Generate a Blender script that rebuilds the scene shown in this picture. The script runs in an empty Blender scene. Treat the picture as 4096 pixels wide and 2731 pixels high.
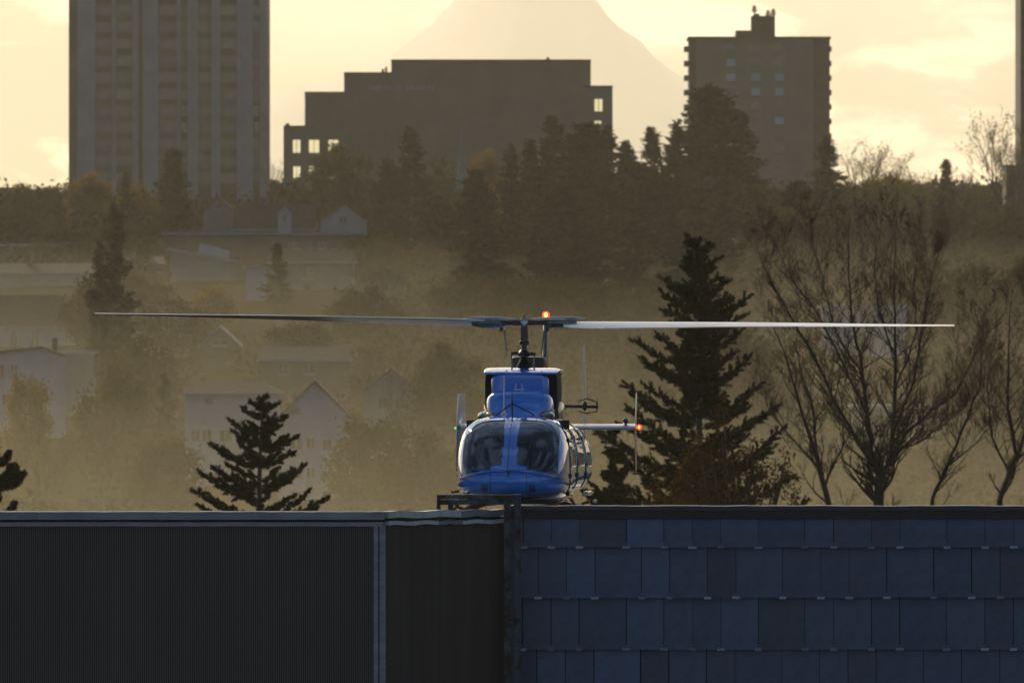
import bpy, math, random
import numpy as np
from mathutils import Vector, Matrix

SC = bpy.context.scene
COL = SC.collection
R = math.radians

# ------------------------------------------------------------------ camera
ZC = 12.0
cam_d = bpy.data.cameras.new("camera"); cam = bpy.data.objects.new("camera", cam_d)
COL.objects.link(cam); SC.camera = cam
cam.location = (0, 0, ZC); cam.rotation_euler = (R(90), 0, 0)
cam_d.lens = 405; cam_d.sensor_width = 36; cam_d.clip_start = 1; cam_d.clip_end = 120000
cam_d.dof.use_dof = True; cam_d.dof.focus_distance = 150.5; cam_d.dof.aperture_fstop = 11.0

# ------------------------------------------------------------------ sky and sun
SUN_EL, SUN_AZ = 22.0, -17.0            # degrees; azimuth from +Y, negative = left
world = bpy.data.worlds.new("World"); SC.world = world; world.use_nodes = True
wn, wl = world.node_tree.nodes, world.node_tree.links
wn.clear()
def wnode(t, **k):
    n = wn.new(t)
    for a, b in k.items(): setattr(n, a, b)
    return n
w_out = wnode("ShaderNodeOutputWorld"); w_bg = wnode("ShaderNodeBackground")
w_bg.inputs["Strength"].default_value = 0.055
sky = wnode("ShaderNodeTexSky", sky_type='NISHITA', sun_disc=False)
sky.sun_elevation = R(SUN_EL); sky.sun_rotation = R(SUN_AZ)
sky.air_density = 1.0; sky.dust_density = 1.9; sky.ozone_density = 4.0; sky.altitude = 50
tc = wnode("ShaderNodeTexCoord")
def wnoise(scale, loc, detail, rough, lo, hi):
    m = wnode("ShaderNodeMapping"); m.inputs["Scale"].default_value = scale; m.inputs["Location"].default_value = loc
    wl.new(tc.outputs["Generated"], m.inputs["Vector"])
    n = wnode("ShaderNodeTexNoise"); n.inputs["Scale"].default_value = 1; n.inputs["Detail"].default_value = detail
    n.inputs["Roughness"].default_value = rough; n.inputs["Distortion"].default_value = 0.25
    wl.new(m.outputs[0], n.inputs["Vector"])
    r = wnode("ShaderNodeMapRange", interpolation_type='SMOOTHSTEP')
    r.inputs["From Min"].default_value = lo; r.inputs["From Max"].default_value = hi
    wl.new(n.outputs["Fac"], r.inputs["Value"])
    return r
c1 = wnoise((48, 48, 150), (3.4, 7.9, 2.3), 6, 0.55, 0.47, 0.60)       # small banks near the horizon
c2 = wnoise((5, 5, 9), (2.2, 5.1, 0.2), 5, 0.55, 0.47, 0.62)          # broad broken cloud over the whole sky
def wmul(col, k):
    n = wnode("ShaderNodeMixRGB", blend_type='MULTIPLY'); n.inputs[0].default_value = 1; n.inputs[2].default_value = k
    wl.new(col, n.inputs[1]); return n.outputs[0]
def wmix(f, a, b):
    n = wnode("ShaderNodeMixRGB"); wl.new(f, n.inputs[0]); wl.new(a, n.inputs[1]); wl.new(b, n.inputs[2]); return n
base = wmul(sky.outputs[0], (0.34, 0.33, 0.30, 1))
bank = wmix(c1.outputs[0], base, wmul(sky.outputs[0], (2.3, 2.25, 2.3, 1))).outputs[0]
ad = wnode("ShaderNodeMixRGB", blend_type='ADD'); ad.inputs[0].default_value = 1; ad.inputs[2].default_value = (4.2, 4.8, 5.8, 1)
wl.new(sky.outputs[0], ad.inputs[1])
mixc = wmix(c2.outputs[0], bank, ad.outputs[0])
wl.new(mixc.outputs[0], w_bg.inputs["Color"]); wl.new(w_bg.outputs[0], w_out.inputs[0])

sun_d = bpy.data.lights.new("sun", 'SUN'); sun = bpy.data.objects.new("sun", sun_d); COL.objects.link(sun)
sun_d.energy = 3.4; sun_d.angle = R(0.5); sun_d.color = (1.0, 0.84, 0.60)
sdir = Vector((math.sin(R(SUN_AZ)) * math.cos(R(SUN_EL)), math.cos(R(SUN_AZ)) * math.cos(R(SUN_EL)), math.sin(R(SUN_EL))))
sun.rotation_euler = (-sdir).to_track_quat('-Z', 'Y').to_euler(); sun.location = (0, 0, 300)

vs = SC.view_settings
vs.view_transform = 'Standard'; vs.look = 'None'; vs.exposure = 0.0; vs.gamma = 1.0; vs.use_curve_mapping = False
SC.cycles.use_denoising = True; SC.render.filter_size = 1.15
SC.cycles.volume_bounces = 1; SC.cycles.max_bounces = 10; SC.cycles.transparent_max_bounces = 12
SC.cycles.use_adaptive_sampling = False
SC.cycles.sample_clamp_indirect = 6.0

HAZE_DENSITY = 3.1e-5
MIST_DENSITY = 4.6e-4
HAZE_G = 0.55

# ------------------------------------------------------------------ materials
def mat(name, col, rough=0.7, metal=0.0, spec=0.5, coat=0.0, var=0.0, vscale=3.0, bump=0.0, bscale=20.0,
        col2=None, emit=None, estr=0.0, rnd=0.0, stretch=(1, 1, 1), lo=0.35, hi=0.65):
    m = bpy.data.materials.new(name); m.use_nodes = True
    nt = m.node_tree; N, L = nt.nodes, nt.links
    b = N["Principled BSDF"]
    b.inputs["Base Color"].default_value = (*col, 1); b.inputs["Roughness"].default_value = rough
    b.inputs["Metallic"].default_value = metal; b.inputs["Specular IOR Level"].default_value = spec
    b.inputs["Coat Weight"].default_value = coat; b.inputs["Coat Roughness"].default_value = 0.03
    src = None
    if var > 0 or col2 is not None or bump > 0:
        t = N.new("ShaderNodeTexCoord"); mp = N.new("ShaderNodeMapping"); mp.inputs["Scale"].default_value = stretch
        L.new(t.outputs["Object"], mp.inputs["Vector"])
    if var > 0 or col2 is not None:
        n = N.new("ShaderNodeTexNoise"); n.inputs["Scale"].default_value = vscale; n.inputs["Detail"].default_value = 6
        n.inputs["Roughness"].default_value = 0.65
        L.new(mp.outputs[0], n.inputs["Vector"])
        r = N.new("ShaderNodeValToRGB")
        r.color_ramp.elements[0].position = lo; r.color_ramp.elements[1].position = hi
        if col2 is None:
            r.color_ramp.elements[0].color = (*[c * (1 - var) for c in col], 1); r.color_ramp.elements[1].color = (*[min(1, c * (1 + var)) for c in col], 1)
        else:
            r.color_ramp.elements[0].color = (*col, 1); r.color_ramp.elements[1].color = (*col2, 1)
        L.new(n.outputs["Fac"], r.inputs[0]); src = r.outputs[0]
    if rnd > 0:
        oi = N.new("ShaderNodeObjectInfo"); mr = N.new("ShaderNodeMapRange")
        mr.inputs["To Min"].default_value = 1 - rnd; mr.inputs["To Max"].default_value = 1 + rnd
        L.new(oi.outputs["Random"], mr.inputs["Value"])
        mul = N.new("ShaderNodeMixRGB"); mul.blend_type = 'MULTIPLY'; mul.inputs[0].default_value = 1
        if src: L.new(src, mul.inputs[1])
        else: mul.inputs[1].default_value = (*col, 1)
        L.new(mr.outputs[0], mul.inputs[2]); src = mul.outputs[0]
    if src: L.new(src, b.inputs["Base Color"])
    if bump > 0:
        n2 = N.new("ShaderNodeTexNoise"); n2.inputs["Scale"].default_value = bscale; n2.inputs["Detail"].default_value = 5
        L.new(mp.outputs[0], n2.inputs["Vector"])
        bp = N.new("ShaderNodeBump"); bp.inputs["Strength"].default_value = bump; bp.inputs["Distance"].default_value = 0.02
        L.new(n2.outputs["Fac"], bp.inputs["Height"]); L.new(bp.outputs[0], b.inputs["Normal"])
    if emit:
        b.inputs["Emission Color"].default_value = (*emit, 1); b.inputs["Emission Strength"].default_value = estr
    return m

def leaf_mat(name, col, trans=0.35, var=0.4, scale=0.6, rnd=0.15):
    m = mat(name, col, rough=0.9, spec=0.0, var=var, vscale=scale, rnd=rnd)
    N, L = m.node_tree.nodes, m.node_tree.links
    b = N["Principled BSDF"]; out = N["Material Output"]
    tr = N.new("ShaderNodeBsdfTranslucent"); tr.inputs[0].default_value = (col[0] * 1.6, col[1] * 1.5, col[2] * 0.8, 1)
    mxs = N.new("ShaderNodeMixShader"); mxs.inputs[0].default_value = trans
    L.new(b.outputs[0], mxs.inputs[1]); L.new(tr.outputs[0], mxs.inputs[2]); L.new(mxs.outputs[0], out.inputs["Surface"])
    return m

def glass_mat(name, tint, ior=1.5, rough=0.01, gloss=(.8, .8, .8)):
    m = bpy.data.materials.new(name); m.use_nodes = True
    N, L = m.node_tree.nodes, m.node_tree.links
    N.remove(N["Principled BSDF"]); out = N["Material Output"]
    t = N.new("ShaderNodeBsdfTransparent"); t.inputs[0].default_value = (*tint, 1)
    g = N.new("ShaderNodeBsdfGlossy"); g.inputs["Roughness"].default_value = rough; g.inputs[0].default_value = (*gloss, 1)
    f = N.new("ShaderNodeFresnel"); f.inputs[0].default_value = ior
    x = N.new("ShaderNodeMixShader"); L.new(f.outputs[0], x.inputs[0]); L.new(t.outputs[0], x.inputs[1]); L.new(g.outputs[0], x.inputs[2])
    L.new(x.outputs[0], out.inputs["Surface"])
    return m

M = {
 'ground': mat('ground_grass', (0.020, 0.020, 0.011), 1.0, spec=0.0, col2=(0.030, 0.026, 0.016), vscale=0.05),
 'bounce_grey': mat('bounce_grey', (0.05, 0.05, 0.053), 0.85, var=0.2, vscale=0.5),
 'rock': mat('mountain_snow', (0.6, 0.6, 0.62), 0.9, spec=0.1, var=0.1, vscale=0.002),
 'concrete': mat('grey_concrete', (0.30, 0.29, 0.28), 0.85, var=0.2, vscale=0.4),
 'pilaster': mat('pale_concrete', (0.27, 0.265, 0.27), 0.8, var=0.15, vscale=0.3),
 'spandrel': mat('brown_spandrel', (0.09, 0.075, 0.055), 0.7, var=0.25, vscale=0.4, rnd=0.2),
 'winglass': mat('dark_window_glass', (0.02, 0.024, 0.03), 0.08, spec=0.8, rnd=0.3),
 'bluewin': mat('pale_blind_window', (0.30, 0.36, 0.44), 0.35, spec=0.8),
 'stone': mat('olive_cladding', (0.12, 0.115, 0.09), 0.8, var=0.15, vscale=0.2),
 'tancladding': mat('tan_cladding', (0.17, 0.145, 0.115), 0.85, var=0.12, vscale=0.2),
 'darkclad': mat('dark_balcony_cladding', (0.06, 0.05, 0.04), 0.85, var=0.2, vscale=0.3),
 'thruglass': glass_mat('pale_green_glass', (0.97, 1.0, 0.90), 1.2),
 'sign': mat('pale_sign_letters', (0.25, 0.28, 0.32), 0.6),
 'copper': mat('green_copper', (0.11, 0.17, 0.155), 0.7, var=0.2, vscale=0.8),
 'whitewall': mat('white_siding', (0.36, 0.36, 0.41), 0.9, spec=0.0, var=0.08, vscale=0.5, rnd=0.06),
 'greywall': mat('grey_siding', (0.22, 0.22, 0.23), 0.9, spec=0.0, var=0.12, vscale=0.5, rnd=0.1),
 'brownwall': mat('brown_siding', (0.14, 0.115, 0.085), 0.85, var=0.2, vscale=0.5, rnd=0.1),
 'roof': mat('dark_shingle', (0.045, 0.042, 0.038), 0.9, spec=0.05, var=0.25, vscale=1.0, rnd=0.15),
 'palero': mat('pale_flat_roofing', (0.28, 0.29, 0.32), 0.7, spec=0.15, var=0.15, vscale=0.6),
 'brick': mat('chimney_brick', (0.13, 0.08, 0.06), 0.85, var=0.2, vscale=2),
 'metalcap': mat('galvanised_flashing', (0.26, 0.27, 0.31), 0.38, metal=0.4, var=0.18, vscale=2.5, stretch=(1, 1, 4)),
 'brightcap': mat('weathered_flashing_lit_tone', (0.62, 0.63, 0.62), 0.42, metal=0.15, col2=(0.40, 0.41, 0.42), vscale=3.0, stretch=(3, 3, 0.4), lo=0.45, hi=0.75),  # light caught by the trim is painted in as a paler, weathered tone
 'corr': mat('corrugated_grey_steel', (0.19, 0.175, 0.162), 0.5, metal=0.1, var=0.15, vscale=0.8, stretch=(1, 1, 0.3)),
 'corrback': mat('painted_valley_shade', (0.022, 0.022, 0.024), 0.7),  # shade between the ribs, painted as a dark backing
 'corrbrown': mat('fine_ribbed_dark_steel', (0.11, 0.094, 0.083), 0.6, metal=0.1, var=0.15, vscale=1.5, stretch=(6, 6, 0.2)),
 'gap': mat('painted_gap_shade', (0.03, 0.028, 0.025), 0.8, var=0.3, vscale=8),
 'blackcap': mat('black_roof_membrane', (0.018, 0.019, 0.022), 0.5, var=0.3, vscale=3, bump=0.3, bscale=6),
 'capedge': mat('dark_blue_cap_edge', (0.045, 0.055, 0.075), 0.35, metal=0.3, var=0.25, vscale=2.5),
 'clip': mat('slate_hook_steel', (0.30, 0.36, 0.46), 0.4, metal=0.2, rnd=0.45),
 'deck': mat('helipad_deck', (0.10, 0.10, 0.10), 0.85, var=0.2, vscale=1.0),
 'core': mat('wall_backing', (0.02, 0.02, 0.022), 0.9),
 'rust': mat('blue_painted_steel_with_rust', (0.075, 0.105, 0.125), 0.5, metal=0.2, col2=(0.04, 0.025, 0.02), vscale=5.0, lo=0.46, hi=0.56, bump=0.2, bscale=15),
 # helicopter
 'paint': mat('blue_gloss_paint', (0.004, 0.235, 0.84), 0.11, spec=0.5, coat=1.0, var=0.05, vscale=3),
 'navy': mat('dark_navy_paint', (0.012, 0.02, 0.045), 0.25, spec=0.5, coat=1.0),
 'chrome': mat('silver_trim', (0.55, 0.55, 0.53), 0.22, metal=1.0),
 'black': mat('black_rubber', (0.010, 0.010, 0.011), 0.7),
 'blackmetal': mat('black_metal', (0.02, 0.02, 0.02), 0.4, metal=0.3, bump=0.1),
 'steel': mat('machined_steel', (0.22, 0.21, 0.19), 0.35, metal=0.8, var=0.2, vscale=12),
 'darksteel': mat('oily_steel', (0.07, 0.065, 0.055), 0.4, metal=0.6, var=0.3, vscale=12),
 'exhaust': mat('burnt_exhaust_steel', (0.10, 0.075, 0.06), 0.45, metal=0.6, var=0.25, vscale=6),
 'wshield': glass_mat('windshield_acrylic', (0.66, 0.78, 0.95), 1.85, gloss=(.62, .80, 1.0)),  # blue tint and gloss paint in the sky's sheen on the glass
 'roofglass': glass_mat('amber_roof_window', (0.75, 0.70, 0.45), 1.5),  # amber tint paints in the yellow sky reflected by the domes
 'sideglass': glass_mat('side_window_acrylic', (0.45, 0.46, 0.45), 1.5),
 'lining': mat('cabin_lining', (0.03, 0.03, 0.035), 0.8),
 'seat': mat('brown_leather_seat', (0.07, 0.03, 0.025), 0.5, var=0.2, vscale=6),
 'panel': mat('instrument_glareshield', (0.05, 0.055, 0.06), 0.6),
 'whitep': mat('white_enamel', (0.75, 0.76, 0.78), 0.3, coat=0.5),
 'orange': mat('red_brown_painted_tube', (0.22, 0.055, 0.02), 0.4, coat=0.3, var=0.2, vscale=5),
 'redlight': mat('red_lamp', (0.6, 0.02, 0.01), 0.3, emit=(1.0, 0.03, 0.008), estr=4),
 'hotlight': mat('orange_lamp_core', (0.8, 0.3, 0.05), 0.3, emit=(1.0, 0.22, 0.03), estr=8),
 'greenlight': mat('green_lamp', (0.02, 0.5, 0.1), 0.3, emit=(0.02, 1.0, 0.15), estr=1.2),
 'skin': mat('face_skin', (0.45, 0.26, 0.21), 0.5, var=0.08, vscale=10),
 'suit': mat('dark_flight_suit', (0.025, 0.03, 0.04), 0.8, var=0.2, vscale=8),
 'helmet': mat('white_helmet_shell', (0.70, 0.72, 0.78), 0.2, coat=0.8),
 'visor': mat('dark_visor', (0.03, 0.02, 0.03), 0.08, spec=0.8),
 # vegetation
 'bark': mat('grey_bark', (0.03, 0.026, 0.022), 0.9, var=0.3, vscale=2.0),
 'bark2': mat('dark_bark', (0.05, 0.042, 0.034), 0.9, var=0.3, vscale=2.0),
 'fir': leaf_mat('fir_needles', (0.030, 0.036, 0.014), 0.15),
 'fir2': leaf_mat('near_fir_needles', (0.022, 0.026, 0.010), 0.15, scale=0.4),
 'fir3': leaf_mat('rusty_fir_needles', (0.062, 0.038, 0.011), 0.25, scale=0.5),
 'gold': leaf_mat('golden_leaves', (0.13, 0.088, 0.02), 0.4),
 'olive': leaf_mat('olive_leaves', (0.048, 0.046, 0.018), 0.3),
 'shrub': leaf_mat('dark_shrub_leaves', (0.026, 0.024, 0.011), 0.15),
 'brownl': leaf_mat('brown_leaves', (0.055, 0.043, 0.02), 0.3),
 'catkin': leaf_mat('golden_brown_buds', (0.085, 0.050, 0.014), 0.25, scale=1.0),
}
# slate material: a cool grey whose tint is the slate's own
def slate_material():
    m = mat('slate', (0.05, 0.06, 0.08), 0.62, spec=0.45, bump=0.35, bscale=14)
    N, L = m.node_tree.nodes, m.node_tree.links
    b = N["Principled BSDF"]
    oi = N.new("ShaderNodeObjectInfo"); r = N.new("ShaderNodeValToRGB")
    cr = r.color_ramp; cr.interpolation = 'LINEAR'
    cr.elements[0].position = 0; cr.elements[0].color = (0.078, 0.090, 0.135, 1)
    cr.elements[1].position = 1; cr.elements[1].color = (0.115, 0.175, 0.28, 1)
    for p, c in ((0.15, (0.082, 0.108, 0.175, 1)), (0.35, (0.080, 0.115, 0.178, 1)), (0.6, (0.090, 0.130, 0.205, 1)), (0.85, (0.066, 0.108, 0.175, 1))):
        e = cr.elements.new(p); e.color = c
    L.new(oi.outputs["Random"], r.inputs[0])
    t = N.new("ShaderNodeTexCoord")
    n = N.new("ShaderNodeTexNoise"); n.inputs["Scale"].default_value = 2.2; n.inputs["Detail"].default_value = 8; n.inputs["Roughness"].default_value = 0.7
    L.new(t.outputs["Object"], n.inputs["Vector"])
    mr = N.new("ShaderNodeMapRange"); mr.inputs["From Min"].default_value = 0.3; mr.inputs["From Max"].default_value = 0.7
    mr.inputs["To Min"].default_value = 0.72; mr.inputs["To Max"].default_value = 1.2
    L.new(n.outputs["Fac"], mr.inputs["Value"])
    x = N.new("ShaderNodeMixRGB"); x.blend_type = 'MULTIPLY'; x.inputs[0].default_value = 1
    L.new(r.outputs[0], x.inputs[1]); L.new(mr.outputs[0], x.inputs[2])
    n2 = N.new("ShaderNodeTexNoise"); n2.inputs["Scale"].default_value = 4.5; n2.inputs["Detail"].default_value = 8; n2.inputs["Roughness"].default_value = 0.75
    L.new(t.outputs["Object"], n2.inputs["Vector"])
    mr2 = N.new("ShaderNodeMapRange"); mr2.inputs["From Min"].default_value = 0.60; mr2.inputs["From Max"].default_value = 0.72
    L.new(n2.outputs["Fac"], mr2.inputs["Value"])
    y = N.new("ShaderNodeMixRGB"); y.inputs[2].default_value = (0.058, 0.054, 0.066, 1)
    L.new(mr2.outputs[0], y.inputs[0]); L.new(x.outputs[0], y.inputs[1])
    L.new(y.outputs[0], b.inputs["Base Color"])
    return m
M['slate'] = slate_material()
M['paint'].node_tree.nodes['Principled BSDF'].inputs['Coat IOR'].default_value = 1.65

# ------------------------------------------------------------------ mesh helpers
def K(d): return d / 26460.0                       # metres per reference pixel (2352 wide) at distance d
def P(px, py, d): return Vector(((px - 1176) * K(d), d, ZC - (py - 784) * K(d)))

class MB:
    def __init__(s): s.v = []; s.f = []
    def add(s, vs, fs):
        o = len(s.v); s.v.extend([tuple(v) for v in vs]); s.f.extend([tuple(i + o for i in f) for f in fs]); return s
    def box(s, a, b):
        x0, y0, z0 = a; x1, y1, z1 = b
        return s.add([(x0,y0,z0),(x1,y0,z0),(x1,y1,z0),(x0,y1,z0),(x0,y0,z1),(x1,y0,z1),(x1,y1,z1),(x0,y1,z1)],
                     [(0,3,2,1),(4,5,6,7),(0,1,5,4),(1,2,6,5),(2,3,7,6),(3,0,4,7)])
    def prism(s, pts, y0, y1):                      # polygon in x,z extruded along y
        n = len(pts)
        return s.add([(x, y0, z) for x, z in pts] + [(x, y1, z) for x, z in pts],
                     [tuple(range(n)), tuple(range(2*n-1, n-1, -1))] + [(i, i+n, (i+1) % n + n, (i+1) % n) for i in range(n)])
    def prism_x(s, pts, x0, x1):                    # polygon in y,z extruded along x
        n = len(pts)
        return s.add([(x0, y, z) for y, z in pts] + [(x1, y, z) for y, z in pts],
                     [tuple(range(n)), tuple(range(2*n-1, n-1, -1))] + [(i, i+n, (i+1) % n + n, (i+1) % n) for i in range(n)])
    def tube(s, pts, rad, n=10, caps=True, squash=None):
        pts = [Vector(p) for p in pts]
        if not hasattr(rad, '__len__'): rad = [rad] * len(pts)
        o = len(s.v); up = None
        for i, p in enumerate(pts):
            t = (pts[min(i+1, len(pts)-1)] - pts[max(i-1, 0)]).normalized()
            a = Vector((0, 0, 1)) if abs(t.z) < 0.9 else Vector((1, 0, 0))
            u = t.cross(a).normalized(); w = u.cross(t).normalized()
            for k in range(n):
                an = 2 * math.pi * k / n
                s.v.append(tuple(p + (u * math.cos(an) + w * math.sin(an)) * rad[i]))
        for i in range(len(pts) - 1):
            for k in range(n):
                s.f.append((o+i*n+k, o+i*n+(k+1) % n, o+(i+1)*n+(k+1) % n, o+(i+1)*n+k))
        if caps:
            s.f.append(tuple(o+k for k in reversed(range(n)))); s.f.append(tuple(o+(len(pts)-1)*n+k for k in range(n)))
        return s
    def lathe(s, c, prof, n=20):                    # prof: (r, z) pairs about a vertical axis at c
        o = len(s.v)
        for r, z in prof:
            for k in range(n):
                an = 2 * math.pi * k / n
                s.v.append((c[0] + r * math.cos(an), c[1] + r * math.sin(an), c[2] + z))
        for i in range(len(prof) - 1):
            for k in range(n): s.f.append((o+i*n+k, o+i*n+(k+1) % n, o+(i+1)*n+(k+1) % n, o+(i+1)*n+k))
        s.f.append(tuple(o+k for k in reversed(range(n)))); s.f.append(tuple(o+(len(prof)-1)*n+k for k in range(n)))
        return s
    def sphere(s, c, r, n=14, m=8):
        rx, ry, rz = r if hasattr(r, '__len__') else (r, r, r)
        o = len(s.v)
        for i in range(m + 1):
            th = math.pi * i / m
            for k in range(n):
                an = 2 * math.pi * k / n
                s.v.append((c[0] + rx*math.sin(th)*math.cos(an), c[1] + ry*math.sin(th)*math.sin(an), c[2] + rz*math.cos(th)))
        for i in range(m):
            for k in range(n): s.f.append((o+i*n+k, o+(i+1)*n+k, o+(i+1)*n+(k+1) % n, o+i*n+(k+1) % n))
        return s
    def loft(s, rings, caps=True):
        n = len(rings[0]); o = len(s.v)
        for r in rings: s.v.extend([tuple(p) for p in r])
        for i in range(len(rings) - 1):
            for k in range(n): s.f.append((o+i*n+k, o+i*n+(k+1) % n, o+(i+1)*n+(k+1) % n, o+(i+1)*n+k))
        if caps:
            s.f.append(tuple(o+k for k in reversed(range(n)))); s.f.append(tuple(o+(len(rings)-1)*n+k for k in range(n)))
        return s
    def build(s, name, m, parent=None, smooth=False, bevel=0.0, sharp=35):
        me = bpy.data.meshes.new(name); me.from_pydata(s.v, [], s.f); me.update()
        return link(name, me, m, parent, smooth, bevel, sharp)

def link(name, me, m, parent=None, smooth=False, bevel=0.0, sharp=35):
    if m is not None and not me.materials: me.materials.append(M[m] if isinstance(m, str) else m)
    o = bpy.data.objects.new(name, me); COL.objects.link(o)
    if parent: o.parent = parent
    if smooth:
        me.polygons.foreach_set('use_smooth', [True] * len(me.polygons))
        if hasattr(me, 'set_sharp_from_angle'): me.set_sharp_from_angle(angle=R(sharp))
    if bevel > 0:
        b = o.modifiers.new('bevel', 'BEVEL'); b.width = bevel; b.segments = 2; b.limit_method = 'ANGLE'; b.angle_limit = R(40)
    return o

def quads(name, V, m, parent=None):                # V: (n,4,3) array of loose quads
    V = np.asarray(V, np.float32).reshape(-1, 3); n = len(V) // 4
    me = bpy.data.meshes.new(name)
    me.vertices.add(4*n); me.vertices.foreach_set('co', V.ravel())
    me.loops.add(4*n); me.loops.foreach_set('vertex_index', np.arange(4*n, dtype=np.int32))
    me.polygons.add(n); me.polygons.foreach_set('loop_start', np.arange(0, 4*n, 4, dtype=np.int32))
    me.update(calc_edges=True)
    if m is None: return me
    return link(name, me, m, parent)

def tag(o, label=None, cat=None, group=None, kind=None):
    if label: o['label'] = label
    if cat: o['category'] = cat
    if group: o['group'] = group
    if kind: o['kind'] = kind
    return o
def empty(name, loc, label, cat, group=None, rz=0.0):
    o = bpy.data.objects.new(name, None); COL.objects.link(o); o.location = loc; o.rotation_euler = (0, 0, rz)
    o.empty_display_size = 0.2
    return tag(o, label, cat, group)
def local(v, root): return Vector(v) - root.location

# ------------------------------------------------------------------ terrain
TY = [-300, 100, 300, 500, 800, 1000, 1100, 1200, 1300, 1400, 1500, 1600, 1750, 1900, 2000, 2150, 2300, 2600, 3200, 5000, 9000, 46000]
TZ = [0, 0, 0, -1, -6, -9, -8, -5, 3, 10.5, 16.5, 21, 27.5, 33, 36.5, 39, 40, 36, 25, 8, 0, 0]
def gz(x, y):
    z = float(np.interp(y, TY, TZ))
    if y > 900: z += 1.1 * math.sin(x * 0.045 + y * 0.01) * min(1, (y - 900) / 400)
    return z
def build_ground():
    ys = sorted(set(list(np.linspace(-300, 900, 13)) + list(np.linspace(900, 2600, 69)) + list(np.linspace(2600, 46000, 30))))
    xs = sorted(set([-30000, -12000, -5000, -2000, -900, 900, 2000, 5000, 12000, 30000] + list(np.linspace(-400, 400, 81))))
    v = [(x, y, gz(x, y)) for y in ys for x in xs]; n = len(xs)
    f = [(j*n+i, j*n+i+1, (j+1)*n+i+1, (j+1)*n+i) for j in range(len(ys)-1) for i in range(n-1)]
    o = MB().add(v, f).build('ground', 'ground', smooth=True, sharp=180); tag(o, kind='structure')
build_ground()
tag(MB().add([(-900, -280, .01), (900, -280, .01), (900, 140, .01), (-900, 140, .01)], [(0, 1, 2, 3)]).build('bounce_sheet', 'bounce_grey'), kind='structure')  # unseen grey sheet, added to keep light bounced onto the walls cool

def build_mountain():
    D = 40000.0
    px = [-2600, -1500, -900, -300, 200, 480, 600, 650, 690, 730, 790, 850, 900, 935, 985, 1035, 1080, 1140, 1200, 1260, 1320, 1362, 1385, 1400, 1440, 1475, 1500, 1530, 1560, 1640, 1750, 1900, 2080, 2500, 3200, 4600]
    py = [760, 740, 720, 700, 620, 330, 228, 200, 184, 196, 172, 146, 120, 88, 46, 2, -50, -105, -135, -128, -80, -25, 12, 48, 72, 88, 118, 142, 166, 205, 290, 480, 640, 700, 740, 770]
    nx, ny = 260, 36
    us = np.linspace(-2500, 4500, nx); rng = np.random.default_rng(3)
    h = np.interp(us, px, py)
    h = h + np.convolve(rng.normal(0, 7, nx), np.ones(3)/3, 'same')
    H = (784 - h) * K(D)
    vs, fs = [], []
    for j in range(ny):
        t = (j - 12) / 12.0 if j <= 12 else (j - 12) / (ny - 13)
        fall = max(0.0, 1 - abs(t)) ** 1.15
        y = D + t * 3600
        for i in range(nx):
            r = 1 + 0.12 * math.sin(i * 0.35 + 2.1 * t) * (1 - fall)
            vs.append(((us[i] - 1176) * K(D), y, -30 + (H[i] + 30) * min(1.0, fall * r)))
    for j in range(ny - 1):
        for i in range(nx - 1): fs.append((j*nx+i, j*nx+i+1, (j+1)*nx+i+1, (j+1)*nx+i))
    o = MB().add(vs, fs).build('mountain', 'rock', smooth=True, sharp=180); tag(o, kind='structure')
build_mountain()

# ------------------------------------------------------------------ foreground: building with the helipad (right)
DW = 146.0; kw = K(DW)
pad = empty('helipad_building', (4.0, DW, 0), 'dark slate-clad building on the right with black roof edge under the helicopter', 'building')
def zpy(py, d): return ZC - (py - 784) * K(d)
def xpx(px, d): return (px - 1176) * K(d)
x0, x1 = xpx(1168, DW), xpx(2620, DW)
Lp = lambda v: local(v, pad)
def pbox(root, name, m, a, b, bevel=0.0, smooth=False):
    mb = MB().box(local(a, root), local(b, root)); return mb.build(name, m, root, smooth, bevel)
pbox(pad, 'wall_core', 'core', (x0, DW + 0.05, 0), (x1, DW + 0.35, zpy(1166, DW)))
pbox(pad, 'helipad_deck', 'deck', (-2.6, DW + 0.36, 0), (x1, DW + 20, 9.45))
pbox(pad, 'roof_edge', 'blackcap', (x0, DW - 0.03, zpy(1191, DW)), (x1, DW + 0.045, zpy(1171, DW)))
# uneven metal cap strip along the roof edge
segs = 40; rng = random.Random(5); top = []; 
mb = MB(); xs = [x0 + (x1 - x0) * i / segs for i in range(segs + 1)]
ring = []
for x in xs:
    w = rng.uniform(-0.004, 0.004); zt = zpy(1161, DW) + w; zb = zpy(1171, DW) + 0.003 + w * 0.5; yf = DW - 0.055 + rng.uniform(-0.006, 0.006)
    c = Lp((x, 0, 0)).x
    ring.append([(c, yf - DW, zb), (c, DW + 0.38 - DW, zb), (c, DW + 0.38 - DW, zt), (c, yf - DW, zt)])
mb.loft(ring); mb.build('cap_strip', 'capedge', pad)
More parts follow.
